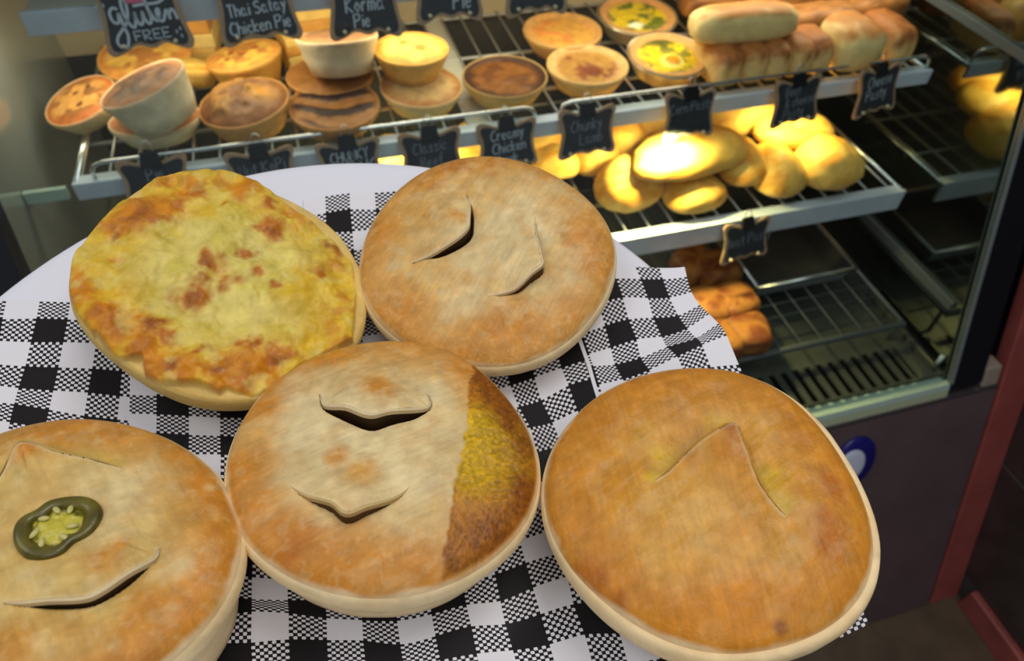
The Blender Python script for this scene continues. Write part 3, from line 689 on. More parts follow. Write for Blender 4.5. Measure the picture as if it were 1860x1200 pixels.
pie_base(P, 'pastry_base', r, 13)
# -- arrow pie (right)
P, r = pie_root('arrow', 'large golden round pie with an arrow-shaped vent cut, right front of the plate')
pie_lid(P, 'top_crust', r, [([(1188, 879), (1213, 861), (1245, 833), (1290, 808), (1323, 794), (1337, 820), (1360, 865), (1392, 907), (1426, 941)], -1, [(1322, 800, 0.0095, 0.020)], 0.0042, 0.011, 0.2, 0.0006)],
        [(1250, 935, 120, lin((212, 166, 96), G), 0.8), (1200, 1000, 70, lin((214, 172, 104), G), 0.5), (1380, 780, 70, lin((214, 162, 84), G), .6), (1170, 800, 60, lin((214, 168, 92), G), .6),
         (1322, 803, 30, BR, 1.0), (1332, 830, 40, O2, 1.0), (1310, 840, 40, O1, 0.8), (1255, 850, 26, O1, .6), (1511, 882, 46, O2, 1.0), (1500, 940, 36, O2, .8), (1502, 988, 52, O2, 1.0), (1470, 1040, 50, O1, .9), (1470, 790, 70, O1, 0.9), (1430, 730, 70, O1, .7),
         (1100, 760, 80, O1, 0.9), (1040, 860, 50, O1, .8), (1050, 960, 55, O1, .9), (1080, 1040, 42, O2, 1.0), (1120, 1085, 34, O2, .9), (1160, 1120, 40, O1, .8), (1250, 1130, 70, ORB, 0.9), (1350, 1100, 80, ORB, 0.9), (1440, 1090, 60, O1, 0.7), (1419, 1136, 15, BR, 1.0),
         (1230, 700, 80, O1, 0.8), (1330, 690, 60, O1, .6), (1400, 870, 40, Y1, 0.7), (1420, 915, 26, Y1, .6), (1205, 825, 34, Y1, 0.6), (1300, 765, 40, Y1, 0.4), (1180, 872, 16, Y1, .8), (1440, 1000, 40, TAN, .7), (1400, 990, 60, TAN, .4)],
        lin((206, 148, 64), G), M_GLAZE, seed=23, rim_gold=0.9, n=230, edge=0.955, mot=0.4, mot_w=1.1)
pie_base(P, 'pastry_base', r, 23, lin((234, 212, 170), 1.1 * np.array([1, .97, .9])), 0.3, 0.0095)
# -- jalapeno pie (left front)
P, r = pie_root('pepper', 'pale round pie topped with a green jalapeno ring, left front corner of the plate')
pie_lid(P, 'top_crust', r, [([(-6, 885), (34, 834), (57, 822), (115, 838), (172, 842), (224, 856)], -1, [(60, 830, 0.0055, 0.017)], 0.0012, 0.008, 0.0, 0.0007),
                            ([(10, 1100), (77, 1102), (153, 1098), (192, 1085), (245, 1050), (284, 1020), (290, 1000)], 1, [(225, 1055, 0.0045, 0.020), (130, 1095, 0.0035, 0.018)], 0.0012, 0.006, 0.75, 0.0010)],
        [(184, 1030, 50, O1, 0.9), (225, 1000, 26, O1, .8), (57, 838, 34, O1, 0.85), (395, 962, 46, O1, 0.85), (400, 1000, 40, GOLD, .8), (290, 1105, 70, O1, 0.9), (240, 1130, 50, O1, 0.7), (20, 1190, 60, O1, 0.6), (250, 800, 70, TAN, 0.6), (100, 790, 80, GOLD, 0.6), (380, 880, 22, lin((222, 186, 140), G), 0.9),
         (200, 920, 120, LT, 0.6), (330, 1030, 40, LT, .5), (120, 1150, 70, TAN, .6)], lin((208, 180, 126), G), M_GLAZE, seed=33, rim_gold=0.85, n=230)
pie_base(P, 'pastry_base', r, 33)
# jalapeno ring: built in the pie's own frame
jx, jy = P.loc(103, 955, 0.0125); j1 = P.loc(165, 915, 0.0125); dirn = math.atan2(j1[1] - jy, j1[0] - jx)
def jring(sc_out, zs, S=56):
    pts = []
    for k in range(S):
        t = 2 * math.pi * k / S; ex = 1 + 0.07 * math.cos(2 * t + 0.5) + 0.05 * math.cos(3 * t + .6) - 0.16 * math.exp(-((t - 1.75) / .32) ** 2) - 0.13 * math.exp(-((t - 4.75) / .3) ** 2) + (0.07 * math.cos(6 * t) if sc_out < 0.7 else 0)
        pts.append((0.0114 * sc_out * ex * math.cos(t), 0.0112 * sc_out * ex * math.sin(t), zs))
    return pts
V = []; Fc = []; S = 56
for sc_o, zz in ((1.0, 0.0), (1.03, 0.0018), (1.0, 0.0034), (0.93, 0.0041), (0.74, 0.0040), (0.62, 0.0032), (0.58, 0.0008)): V += jring(sc_o, zz)
for i in range(6):
    for k in range(S): Fc.append((i * S + k, i * S + (k + 1) % S, (i + 1) * S + (k + 1) % S, (i + 1) * S + k))
Cj = np.repeat(lin((112, 102, 28), 1.0)[None], len(V), 0); Va = np.array(V); nn = fbm(Va[:, 0] * 200 + 4, Va[:, 1] * 200 + 4, 77, 3)
Cj = blend(Cj, lin((66, 58, 14)), np.clip(nn * 1.4 - .2, 0, 1)); Cj[:2 * S] *= 0.6
M_PEP = mat('jalapeno_skin', 'attr', 0.3, noise=0.1, nscale=200, bump=0.2, bscale=300)
lid_z = 0.0098
jr = meshobj('jalapeno_ring', V, Fc, M_PEP, r, smooth=True, cols=Cj, loc=(jx, jy, lid_z)); jr.rotation_euler = (0.03, 0.05, dirn); jr['label'] = 'dark green jalapeno slice'
X, Y, fc = dgrid(30); rho = np.hypot(X, Y)
zz = 0.0018 + 0.0022 * fbm(X * 3 + 7, Y * 3 + 7, 81, 3) * (1 - rho ** 4)
Cc = np.repeat(lin((190, 178, 60), 1.1)[None], len(X), 0); Cc = blend(Cc, lin((96, 92, 24), 1.0), np.clip(sstep(0.55, 1.0, rho + (fbm(X * 4, Y * 4, 83, 2) - .5) * .9), 0, 1))
meshobj('jalapeno_core', np.stack([X * 0.0082, Y * 0.0080, zz], 1), fc, mat('pepper_core', 'attr', 0.25, bump=0.4, bscale=400), jr, smooth=True, cols=Cc)
M_SEED = mat('pepper_seed', (0.56, 0.50, 0.16), 0.35)
sv = []; sf = []
for i in range(6):
    for k in range(10):
        a = math.pi * i / 5; b = 2 * math.pi * k / 10; sv.append((0.0018 * math.cos(a), 0.0010 * math.sin(a) * math.cos(b), 0.0007 * math.sin(a) * math.sin(b)))
for i in range(5):
    for k in range(10): sf.append((i * 10 + k, i * 10 + (k + 1) % 10, (i + 1) * 10 + (k + 1) % 10, (i + 1) * 10 + k))
s0 = None
for (ang, rr) in ((0.4, .75), (1.1, .70), (1.9, .62), (2.9, .78), (3.6, .86), (4.6, .72), (5.4, .60)):
    if s0 is None: s0 = o = meshobj('seed', sv, sf, M_SEED, jr, smooth=True)
    else: o = bpy.data.objects.new('seed', s0.data); link(o, jr)
    o.location = (0.0080 * rr * math.cos(ang), 0.0078 * rr * math.sin(ang), 0.0036); o.rotation_euler = (0, 0.2, ang + 0.5)
# -- cheese pie (back left)
P, r = pie_root('cheese', 'round pie covered in browned melted cheese, back left of the plate')
c1 = lambda x, y: (100 + x / 2.6086, 300 + y / 2.6086)
TOP = [c1(*q) for q in [(45, 600), (62, 670), (110, 735), (190, 790), (275, 880), (330, 900), (410, 905), (420, 980), (520, 1010), (680, 1040), (780, 1072), (820, 1042), (930, 1078), (1030, 1042), (1150, 960), (1300, 875), (1415, 820), (1432, 600), (1390, 440), (1290, 330),
                        (1150, 220), (1010, 130), (850, 60), (610, 36), (430, 85), (300, 185), (170, 345), (85, 430)]]
def cheese(P, x, y, z, C, rho, n1, n2):
    poly = [P.loc(u, v, 0.006) for u, v in TOP]; poly = [(px * k_, py * k_) for (px, py) in poly for k_ in [1.09 if (py > -0.35 * P.R and px < 0.2 * P.R) else (1.03 if py > 0 else 1.0)]]; ins = inside(x, y, poly); d, _, _ = seg_dist(x, y, poly + poly[:1])
    dd = np.where(ins, d, -d) + (n1 - 0.5) * 0.003
    m_ = sstep(-0.0006, 0.0008, dd); g1 = fbm(x * 95 + 2, y * 95 + 2, 61, 4); g2 = fbm(x * 210 + 5, y * 210, 67, 3)
    wx = (fbm(x * 130, y * 130 + 9, 71, 3) - .5) * 0.010; wy = (fbm(x * 130 + 40, y * 130, 72, 3) - .5) * 0.010; g3 = fbm(x * 120 + 60, y * 120, 73, 4)
    T = np.repeat(CRM[None], len(x), 0); T = blend(T, GRN, np.clip((g1 - 0.45) * 3, 0, 0.6)); T = blend(T, Y1, sstep(0.35, 0.85, rho) * 0.85)
    q = lambda L, col, a, T: _bl(L, col, a, T)
    def _bl(L, col, a, T):
        for (cx, cy, rr) in L:
            bx, by = P.loc(*c1(cx, cy)); r_ = rr / 2.6086 * depth(P.c) / F
            e = np.hypot(x - bx + wx, y - by + wy) / r_ + (g1 - 0.5) * 0.9 + (g2 - 0.5) * 0.7
            T = blend(T, col, np.clip(1.15 * a * (1 - sstep(0.25, 1.25, e)), 0, 1))
        return T
    T = _bl([(1150, 600, 130), (1320, 780, 130), (1350, 560, 90), (720, 230, 80), (160, 620, 120), (1250, 850, 90), (120, 470, 60)], Y1, 0.8, T)
    T = _bl([(300, 790, 130), (420, 900, 120), (600, 970, 130), (800, 1000, 140), (1000, 960, 110), (130, 600, 80), (110, 530, 60), (230, 720, 90), (380, 730, 80), (350, 240, 110), (520, 180, 120), (640, 110, 90), (880, 110, 80), (1330, 880, 60), (320, 430, 60), (260, 300, 60)], ORB, 0.85, T)
    T = _bl([(640, 620, 85), (750, 490, 75), (890, 430, 36), (950, 505, 44), (1020, 300, 75), (1250, 535, 46), (950, 840, 55), (1060, 910, 75), (760, 960, 50), (520, 950, 75), (900, 1015, 60), (470, 770, 70), (560, 790, 40), (440, 245, 85), (600, 165, 70), (670, 120, 55), (790, 180, 36), (270, 310, 45), (1030, 195, 46), (1040, 570, 40), (830, 560, 50), (260, 740, 60), (390, 850, 60), (670, 870, 40)], O2, 0.9, T)
    T = _bl([(630, 630, 45), (1055, 915, 40), (950, 845, 26), (1300, 365, 45), (470, 770, 40), (520, 950, 40), (1020, 305, 30), (730, 495, 40), (265, 320, 28), (760, 960, 24), (420, 250, 40)], BR, 0.75, T)
    T = blend(T, O1, np.clip((g3 - 0.55) * 4, 0, 0.55) * sstep(.45, .9, rho)); T = blend(T, O2, np.clip((g3 - 0.62) * 5, 0, 0.6) * sstep(.6, .95, rho)); T = blend(T, CRM, np.clip((0.40 - g3) * 4, 0, 0.5))
    T *= (0.80 + 0.40 * g2)[:, None]
    Cb = np.repeat(lin((226, 200, 142), G)[None], len(x), 0) * (0.92 + 0.16 * n2)[:, None]
    C = Cb * (1 - m_[:, None]) + T * m_[:, None]
    z = z + m_ * (0.0022 + 0.0095 * (fbm(x * 60 + 2, y * 60 + 2, 61, 2) - 0.48) + 0.0042 * (fbm(x * 140, y * 140, 64, 3) - .5)) - (1 - m_) * 0.0008
    return x, y, z, C
pie_lid(P, 'cheese_top', r, [], [], PALE, M_CHEESE, seed=43, rim_gold=0.0, extra=cheese, n=230, H=0.0045, dome=0.002, edge=1.0)
pie_base(P, 'pastry_base', r, 43, lin((222, 198, 142), G), 0.35, 0.0105)

# ------------------------------------------------------------------ chalkboard tags
GLY = {'A': [[(0, 0), (2, 8), (4, 0)], [(1, 3), (3, 3)]], 'B': [[(0, 0), (0, 8), (3, 7), (3, 5), (0, 4), (3.5, 3), (3.5, 1), (0, 0)]], 'C': [[(4, 7), (2, 8), (0, 5), (0, 2), (2, 0), (4, 1)]],
       'E': [[(4, 8), (0, 8), (0, 0), (4, 0)], [(0, 4), (3, 4)]], 'F': [[(4, 8), (0, 8), (0, 0)], [(0, 4), (3, 4)]], 'H': [[(0, 8), (0, 0)], [(4, 8), (4, 0)], [(0, 4), (4, 4)]], 'K': [[(0, 8), (0, 0)], [(4, 8), (0, 4), (4, 0)]],
       'L': [[(0, 8), (0, 0), (4, 0)]], 'M': [[(0, 0), (0.5, 8), (2.5, 3), (4.5, 8), (5, 0)]], 'N': [[(0, 0), (0, 8), (4, 0), (4, 8)]], 'P': [[(0, 0), (0, 8), (3, 8), (4, 6.5), (3, 4.5), (0, 4)]], 'R': [[(0, 0), (0, 8), (3, 8), (4, 6.5), (3, 4.5), (0, 4), (4, 0)]],
       'S': [[(4, 7), (2, 8), (0, 6.5), (1, 4.5), (3.5, 3.5), (4, 1.5), (2, 0), (0, 1)]], 'T': [[(0, 8), (4, 8)], [(2, 8), (2, 0)]], 'U': [[(0, 8), (0, 2), (2, 0), (4, 2), (4, 8)]], 'V': [[(0, 8), (2, 0), (4, 8)]], 'Y': [[(0, 8), (2, 4), (4, 8)], [(2, 4), (2, 0)]],
       'a': [[(3, 4), (1, 5), (0, 2.5), (1, 0), (3, 1), (3, 5), (3, 1), (4, 0)]], 'c': [[(3, 4), (1.5, 5), (0, 2.5), (1.5, 0), (3, 1)]], 'e': [[(0, 2.5), (3, 3), (2, 5), (0.3, 4), (0, 1.5), (1.5, 0), (3, 1)]], 'f': [[(3, 8), (1.5, 8), (1, 6), (1, 0)], [(0, 5), (2.5, 5)]],
       'h': [[(0, 8), (0, 0)], [(0, 3), (1.5, 5), (3, 4), (3, 0)]], 'i': [[(0.5, 5), (0.5, 0)], [(0.5, 6.6), (0.6, 7.2)]], 'k': [[(0, 8), (0, 0)], [(3, 5), (0, 2.5), (3, 0)]], 'l': [[(0.5, 8), (0.5, 0)]], 'm': [[(0, 5), (0, 0)], [(0, 3.5), (1, 5), (2, 4), (2, 0)], [(2, 3.5), (3, 5), (4, 4), (4, 0)]],
       'n': [[(0, 5), (0, 0)], [(0, 3.5), (1.5, 5), (3, 4), (3, 0)]], 'o': [[(1.5, 5), (0, 2.5), (1.5, 0), (3, 2.5), (1.5, 5)]], 'r': [[(0, 5), (0, 0)], [(0, 3), (1.5, 5), (2.5, 4.6)]], 's': [[(3, 4.4), (1.5, 5), (0.3, 4), (2.7, 1.6), (1.5, 0), (0, 0.7)]], 't': [[(1, 7), (1, 1), (2.2, 0)], [(0, 5), (2.4, 5)]],
       'u': [[(0, 5), (0, 1), (1.5, 0), (3, 1.2), (3, 5), (3, 0)]], 'y': [[(0, 5), (1.5, 1)], [(3, 5), (0.6, -3)]], 'b': [[(0, 8), (0, 0), (2, 0), (3, 2.5), (2, 5), (0, 4)]], 'p': [[(0, 5), (0, -3)], [(0, 4), (2, 5), (3, 2.5), (2, 0), (0, 1)]], '&': [[(4, 0), (1, 6), (2, 8), (3, 6), (0, 2), (1.5, 0), (4, 3)]]}
def stroke_geo(strokes, wd, y0):
    """flat chalk ribbons in the board's plane (x across, z up), at depth y0"""
    V = []; Fc = []
    for st in strokes:
        P = [np.array(p, float) for p in st]; b = len(V)
        for i, p in enumerate(P):
            t = P[min(i + 1, len(P) - 1)] - P[max(i - 1, 0)]; L = np.hypot(*t) or 1; nrm = np.array([-t[1], t[0]]) / L * wd / 2
            for q in (p + nrm, p - nrm): V.append((q[0], y0, q[1]))
        for i in range(len(P) - 1): Fc.append((b + 2 * i, b + 2 * i + 1, b + 2 * i + 3, b + 2 * i + 2))
    return V, Fc
def text_strokes(txt, cx, z, h, slope=0.0):
    out = []; x = 0; s = h / 8
    for ch in txt:
        if ch == ' ': x += 2.6; continue
        g = GLY[ch]; out += [[(x + p[0], p[1]) for p in st] for st in g]; x += max(p[0] for st in g for p in st) + 1.4
    wd = x - 1.4
    return [[((p[0] - wd / 2) * s * 0.92 + cx, z + p[1] * s + slope * (p[0] - wd / 2) * s) for p in st] for st in out]
PLAQUE = [(-.50, .40), (-.45, .49), (-.33, .48), (-.17, .40), (0, .39), (.17, .40), (.33, .47), (.45, .49), (.50, .40), (.455, .20), (.44, .0), (.47, -.22), (.505, -.40), (.45, -.49), (.34, -.47), (.18, -.40), (.02, -.445), (-.16, -.40), (-.34, -.48), (-.46, -.50), (-.51, -.42), (-.475, -.22), (-.445, 0), (-.46, .20)]
def plaque_geo(W, H, inset, y0, y1):
    pts = catmull(PLAQUE, 4, True); n = len(pts); V = []
    for y in (y0, y1):
        for p in pts: V.append((p[0] * (W - 2 * inset), y, p[1] * (H - 2 * inset)))
    Fc = [tuple(range(n)), tuple(range(n, 2 * n))[::-1]] + [(i, n + i, n + (i + 1) % n, (i + 1) % n) for i in range(n)]
    return V, Fc
def chalk_tag(c, W, H, lines, label, group, yaw=0.0, lean=0.30, roll=0.0, clip=True, chalk=None, custom=None):
    r = empty('chalkboard_tag', tuple(c), label, 'tag', group); r.rotation_euler = Euler((-lean, roll, yaw), 'XYZ'); bpy.context.view_layer.update()
    def part(nm, geo, m):
        o = meshobj(nm, geo[0], geo[1], m, r)
        bm = bmesh.new(); bm.from_mesh(o.data); bmesh.ops.recalc_face_normals(bm, faces=bm.faces); bm.to_mesh(o.data); bm.free(); return o
    part('wood_back', plaque_geo(W, H, 0, 0, 0.003), M_WOODRIM); part('board_face', plaque_geo(W, H, 0.0055, -0.0008, 0.0012), M_BOARD)
    strokes = []
    for (txt, cx, z, h) in lines: strokes += text_strokes(txt, cx * W, z * H, h * H, 0.06)
    if strokes: o = meshobj('chalk_writing', *stroke_geo(strokes, 0.0014 if clip else 0.0019, -0.0012), chalk or M_CHALK, r); 
    if custom:
        for nm, st, wd, m in custom: meshobj(nm, *stroke_geo(st, wd, -0.0012), m, r)
    for sx in (-.31, .29):
        v, f = tube_geo([(sx * W, -0.0045, -.385 * H), (sx * W, 0.001, -.385 * H)], 0.0024, 10); meshobj('peg', v, f, M_PEG, r, smooth=True)
    if clip:
        v = [(-.013, -.004, .40 * H - .006), (.013, -.004, .40 * H - .006), (.013, .006, .40 * H - .006), (-.013, .006, .40 * H - .006), (-.010, -.001, .40 * H + .013), (.010, -.001, .40 * H + .013), (.010, .003, .40 * H + .013), (-.010, .003, .40 * H + .013)]
        f = [(0, 1, 2, 3), (4, 7, 6, 5), (0, 4, 5, 1), (1, 5, 6, 2), (2, 6, 7, 3), (3, 7, 4, 0)]
        o = part('clip', (v, f), M_BLACK)
        pts = catmull([(-.006, 0, .40 * H + .010), (-.005, .001, .40 * H + .022), (0, .001, .40 * H + .026), (.005, .001, .40 * H + .022), (.006, 0, .40 * H + .010)], 4)
        v, f = tube_geo(pts, .0008, 6); meshobj('clip_handle', v, f, M_CHROME, o, smooth=True)
    return r
TL = [  # u, v of the board's middle, width px, height px, writing, label
    (285, 328, 120, 78, [('Pie', 0, 0.02, .26)], 'chalkboard tag mostly hidden behind the cheese-topped pie', 0.0),
    (478, 312, 122, 76, [('Nut KoPi', 0, -.02, .26)], 'chalkboard tag reading Nut KoPi on the middle shelf rail', 0.0),
    (637, 297, 116, 78, [('CHUNKY', 0, .07, .22), ('STEAK', 0, -.30, .34)], 'chalkboard tag reading CHUNKY STEAK on the middle shelf rail', 0.0),
    (784, 281, 116, 82, [('Classic', -.02, .06, .22), ('Beef', 0, -.24, .24)], 'chalkboard tag with faint smudged writing left of the creamy chicken tag', 0.0),
    (922, 263, 114, 80, [('Creamy', 0, .13, .22), ('Chicken', .02, -.14, .22), ('Leek', 0, -.38, .20)], 'chalkboard tag reading Creamy Chicken above the back pie', 0.0),
    (1067, 240, 112, 82, [('Chunky', -.02, .05, .22), ('Lamb', .06, -.22, .22)], 'faint chalkboard tag above the leftmost lit pasties', 0.0),
    (1253, 209, 104, 80, [('Corn Pasty', .02, .08, .20)], 'chalkboard tag hanging right in front of the glaring lamp-lit pasty', 0.0),
    (1447, 184, 104, 78, [('Beef', -.1, .14, .20), ('& cheese', .06, -.08, .20), ('Pasty', -.05, -.32, .20)], 'three-line chalkboard tag second from the right end of the rail', 0.06),
    (1595, 164, 104, 80, [('Cheese', 0, .10, .22), ('Pasty', -.05, -.16, .22)], 'chalkboard tag at the right end of the middle shelf rail', 0.14)]
for (u, v, wpx, hpx, lines, label, yaw) in TL:
    c = on_y(u, v, 0.824); k = depth(c) / F
    dim = M_CHALKDIM if u not in (637, 922, 1595) else None
    chalk_tag(c, wpx * k, hpx * k * 1.10, lines, label, 'tags along the middle shelf rail', yaw=yaw + 0.05, roll=0.02, chalk=dim)
c = on_y(1355, 437, 0.752); k = depth(c) / F
chalk_tag(c, 98 * k, 72 * k * 1.1, [('Meat Pasty', 0.03, -.06, .24)], 'lone chalkboard tag clipped to the lower shelf rail', 'tag on the lower shelf rail', yaw=0.08, chalk=M_CHALKDIM)
# large tags on the top rail
KG = depth(on_y(255, 18, 0.882)) / F
gl = lambda x, y: ((170 + x / 10.91 - 255) * KG, (17 - y / 10.91) * KG * 1.12)
def gcv(L): return [tuple(p) for p in catmull([gl(*q) for q in L], 5)]
GLUTEN = [gcv([(520, 140), (440, 110), (360, 190), (380, 330), (470, 350), (520, 200), (540, 420), (560, 580), (500, 740), (400, 770), (330, 680), (380, 570), (530, 440), (640, 320), (700, 120), (680, -40), (620, 20), (610, 220), (660, 400), (730, 450), (790, 330), (800, 210), (810, 340), (860, 420), (920, 360), (950, 210), (960, 330), (1020, 420), (1080, 330), (1060, 100), (1050, -40)]),
          gcv([(1080, 200), (1130, 340), (1190, 380), (1250, 270), (1250, 190), (1205, 230), (1220, 370), (1290, 390), (1350, 290), (1400, 220), (1430, 380)]), gcv([(1430, 300), (1480, 220), (1530, 250), (1560, 390)]), gcv([(810, 110), (1000, 95), (1250, 95), (1380, 50), (1450, -20)])]
FREE = [[gl(x0 + a, y0 + b) for a, b in st] for (x0, y0, g) in ((680, 520, 'F'), (850, 520, 'R'), (1040, 510, 'E'), (1215, 505, 'E')) for st in [[(p[0] * 33, (8 - p[1]) * 20) for p in s_] for s_ in GLY[g]]]
STARS = [[gl(x0 + a, y0 + b) for a, b in st] for (x0, y0) in ((180, 55), (300, 55), (1555, 545), (1550, 670), (1475, 590)) for st in ([(-22, 0), (22, 0)], [(0, -34), (0, 34)])]
PINKB = [[gl(x, y) for x, y in ((690, 10), (1030, 5))]]
def top_tag(x0, x1, ybot, H_px, lines, label, custom=None, chalk=None, yaw=0.03, roll=0.0):
    cxp = (x0 + x1) / 2; c = on_y(cxp, ybot - H_px / 2, 0.882); k = depth(c) / F
    chalk_tag(c, (x1 - x0) * k, H_px * k * 1.08, lines, label, 'large tags on the top rail', yaw=yaw, lean=0.25, roll=roll, clip=False, chalk=chalk, custom=custom)
top_tag(180, 330, 87, 138, [], 'large chalkboard tag lettered gluten FREE', [('gluten_script', GLUTEN, 0.0030, M_CHALK), ('free_lettering', FREE, 0.0016, M_CHALK), ('chalk_sparkle', STARS, 0.0012, M_CHALK), ('pink_stroke', PINKB, 0.007, M_PINK)])
top_tag(392, 536, 70, 128, [('Thai Satay', .0, -.12, .15), ('Chicken Pie', .0, -.34, .16)], 'large chalkboard tag reading Thai Satay Chicken Pie')
top_tag(594, 728, 62, 126, [('Korma', 0, -.14, .19), ('Pie', -.06, -.34, .17)], 'large chalkboard tag reading Korma Pie', roll=0.05)
top_tag(752, 878, 32, 126, [('Beef', 0, .06, .20), ('Pie', .18, -.32, .20)], 'large chalkboard tag ending in Pie, right of the korma tag', roll=0.04)
top_tag(916, 1036, 20, 122, [], 'large blank-bottomed chalkboard tag at the right of the top row', roll=0.04)

# ------------------------------------------------------------------ goods in the cabinet
GB = 1.35
def hexl(*c): return lin(c, GB)
STY = {  # base, rim, spots colour, spots amount
    'dotted': (hexl(196, 140, 72), hexl(176, 96, 40), hexl(96, 52, 30), 0.35), 'brown': (hexl(120, 84, 56), hexl(158, 104, 62), hexl(86, 58, 40), 0.5), 'cheese': (hexl(212, 166, 74), hexl(200, 134, 62), hexl(164, 104, 52), 0.45),
    'dark': (hexl(116, 80, 52), hexl(128, 82, 46), hexl(160, 116, 56), 0.35), 'golden': (hexl(216, 182, 92), hexl(204, 146, 60), hexl(208, 160, 74), 0.2), 'tan': (hexl(186, 150, 98), hexl(150, 98, 48), hexl(110, 90, 60), 0.15),
    'custard': (hexl(112, 68, 24), hexl(56, 30, 14), hexl(84, 46, 18), 0.4), 'quiche': (hexl(200, 146, 66), hexl(190, 140, 80), hexl(206, 120, 60), 0.4), 'leek': (hexl(154, 112, 52), hexl(190, 150, 96), hexl(120, 66, 34), 0.6),
    'swirl': (hexl(128, 84, 38), hexl(138, 92, 48), hexl(52, 26, 14), 0.0), 'egg': (hexl(206, 176, 30), hexl(170, 130, 86), hexl(120, 116, 40), 0.5)}
BASEC = {'dotted': hexl(204, 188, 146), 'brown': hexl(206, 196, 166), 'cheese': hexl(206, 160, 78), 'dark': hexl(196, 150, 86), 'golden': hexl(208, 168, 88), 'tan': hexl(204, 180, 126), 'custard': hexl(196, 160, 92), 'quiche': hexl(190, 152, 88), 'leek': hexl(196, 160, 98), 'swirl': hexl(180, 130, 72), 'egg': hexl(190, 150, 96)}
SEED = [100]
def shelf_pie(u, v, wpx, style, label, z=None, hgt=None, tilt=(0, 0), name='round_pie', foil=False, sink=0.25, feat=None, group='pies on the middle shelf'):
    """u, v, wpx: middle and width in pixels of the rim; z: height of the rim above the floor"""
    SEED[0] += 7; sd = SEED[0]
    c = on_z(u, v, z); R = wpx * depth(c) / F / 2; n = (tilt[0], tilt[1], 1.0); h = hgt if hgt else 0.036
    nl = math.sqrt(1 + tilt[0] ** 2 + tilt[1] ** 2); drop = 0.76 * R * math.hypot(*tilt) / nl; room = (c[2] - S1 - 0.003 - drop) * nl
    if c[2] < S1 + 0.06: h = max(0.012, min(h, room)); c = c + np.array([0, 0, max(0, S1 + 0.003 + drop + h / nl - c[2])])
    mw = frame(c, n); r = empty(name, mw=mw, label=label, cat='pie' if style not in ('egg',) else 'tart', group=group)
    P = Pie(0, 0, 0, R, n, h); P.c = np.array(c); P.n = np.array(n) / np.linalg.norm(n); P.mw = mw; P.inv = mw.inverted()
    prof = [(0.94 * R, -0.004), (0.965 * R, 0.0012), (0.99 * R, 0.0010), (1.0 * R, -0.002), (0.985 * R, -0.006), (0.95 * R, -0.009), (0.86 * R, -h * 0.6), (0.74 * R, -h), (0.001, -h)]
    wob = lambda t, zz: 0.03 * (float(fbm(math.cos(t) * 1.5 + 5, math.sin(t) * 1.5 + 5 + zz * 20, sd, 2)) - 0.5)
    V, Fc = lathe(prof, 48, wob); V = np.array(V); nn = fbm(V[:, 0] * 60 + 4, V[:, 1] * 60 + V[:, 2] * 90 + 4, sd + 1, 3)
    C = np.repeat(BASEC[style][None], len(V), 0) * (0.85 + 0.3 * nn)[:, None]; C[:48 * 4] = C[:48 * 4] * 0.6 + STY[style][1] * 0.4
    meshobj('pastry_base', V, Fc, M_SHELFPIE, r, smooth=True, cols=C)
    X, Y, fc = dgrid(44); rho = np.hypot(X, Y); th = np.arctan2(Y, X); x = X * R * 0.955; y = Y * R * 0.955
    n1 = fbm(x * 60 + sd, y * 60, sd + 2, 4); n2 = fbm(x * 160, y * 160 + sd, sd + 5, 3)
    zl = -0.004 * sink * 4 * (1 - sstep(0.86, 1.0, rho)) if style in ('quiche', 'leek', 'custard', 'egg') else 0.006 * (1 - rho ** 4)
    zl = zl + (n1 - 0.5) * 0.006 * (1 - rho ** 6)
    base, rim, spot, amt = STY[style]
    C = np.repeat(base[None], len(x), 0); C = blend(C, spot, np.clip(sstep(0.5, 0.62, n1) * amt * 2, 0, 1)); C = blend(C, rim, sstep(0.66, 0.95, rho + (n1 - .5) * 0.3)) * (0.8 + 0.4 * n2)[:, None]
    if feat: zl, C = feat(x / R, y / R, zl, C, rho, n1, n2)
    meshobj('top_crust' if style not in ('egg', 'quiche', 'leek') else 'filling', np.stack([x, y, zl], 1), fc, M_SHELFPIE, r, smooth=True, cols=np.clip(C, 0, .95))
    if foil:
        S = 144; V = []; Fc = []; pf = [(1.06, 0.001), (1.075, -0.001), (1.05, -0.003), (1.0, -0.005), (0.80, -h - 0.001), (0.0, -h - 0.001)]
        for i, (rr, zz) in enumerate(pf):
            for k in range(S): t = 2 * math.pi * k / S; rk = rr * R * (1 + (0.018 if (k % 2) and 2 <= i <= 4 else 0)); V.append((rk * math.cos(t), rk * math.sin(t), zz))
        for i in range(len(pf) - 1):
            for k in range(S): Fc.append((i * S + k, (i + 1) * S + k, (i + 1) * S + (k + 1) % S, i * S + (k + 1) % S))
        meshobj('foil_cup', V, Fc, M_FOIL, r)
    return r
def dots(L, col=hexl(80, 46, 26)):
    def f(x, y, z, C, rho, n1, n2):
        for (a, b, rr) in L:
            g = 1 - sstep(rr * .6, rr, np.hypot((x - a), (y - b)) + (n1 - .5) * rr * 0.5); C = blend(C, col, g); z = z - g * 0.002
        return z, C
    return f
def swirl(x, y, z, C, rho, n1, n2):
    s = np.sin(12 * (y * 0.9 - 0.45 * x ** 2 + x * 0.15) + (n1 - .5) * 3); C = blend(C, hexl(38, 18, 10), sstep(-0.1, 0.35, s) * (1 - sstep(.85, 1, rho))); return z + s * 0.002 * (1 - rho ** 4), C
def crumble(x, y, z, C, rho, n1, n2):
    C = blend(C, hexl(196, 140, 56), np.clip(1 - np.hypot(x - .45, y + .1) * 2.4, 0, 1) * .8); return z + (0.016 * np.clip(1 - rho, 0, 1) ** .7) * (.4 + 1.2 * n1), C
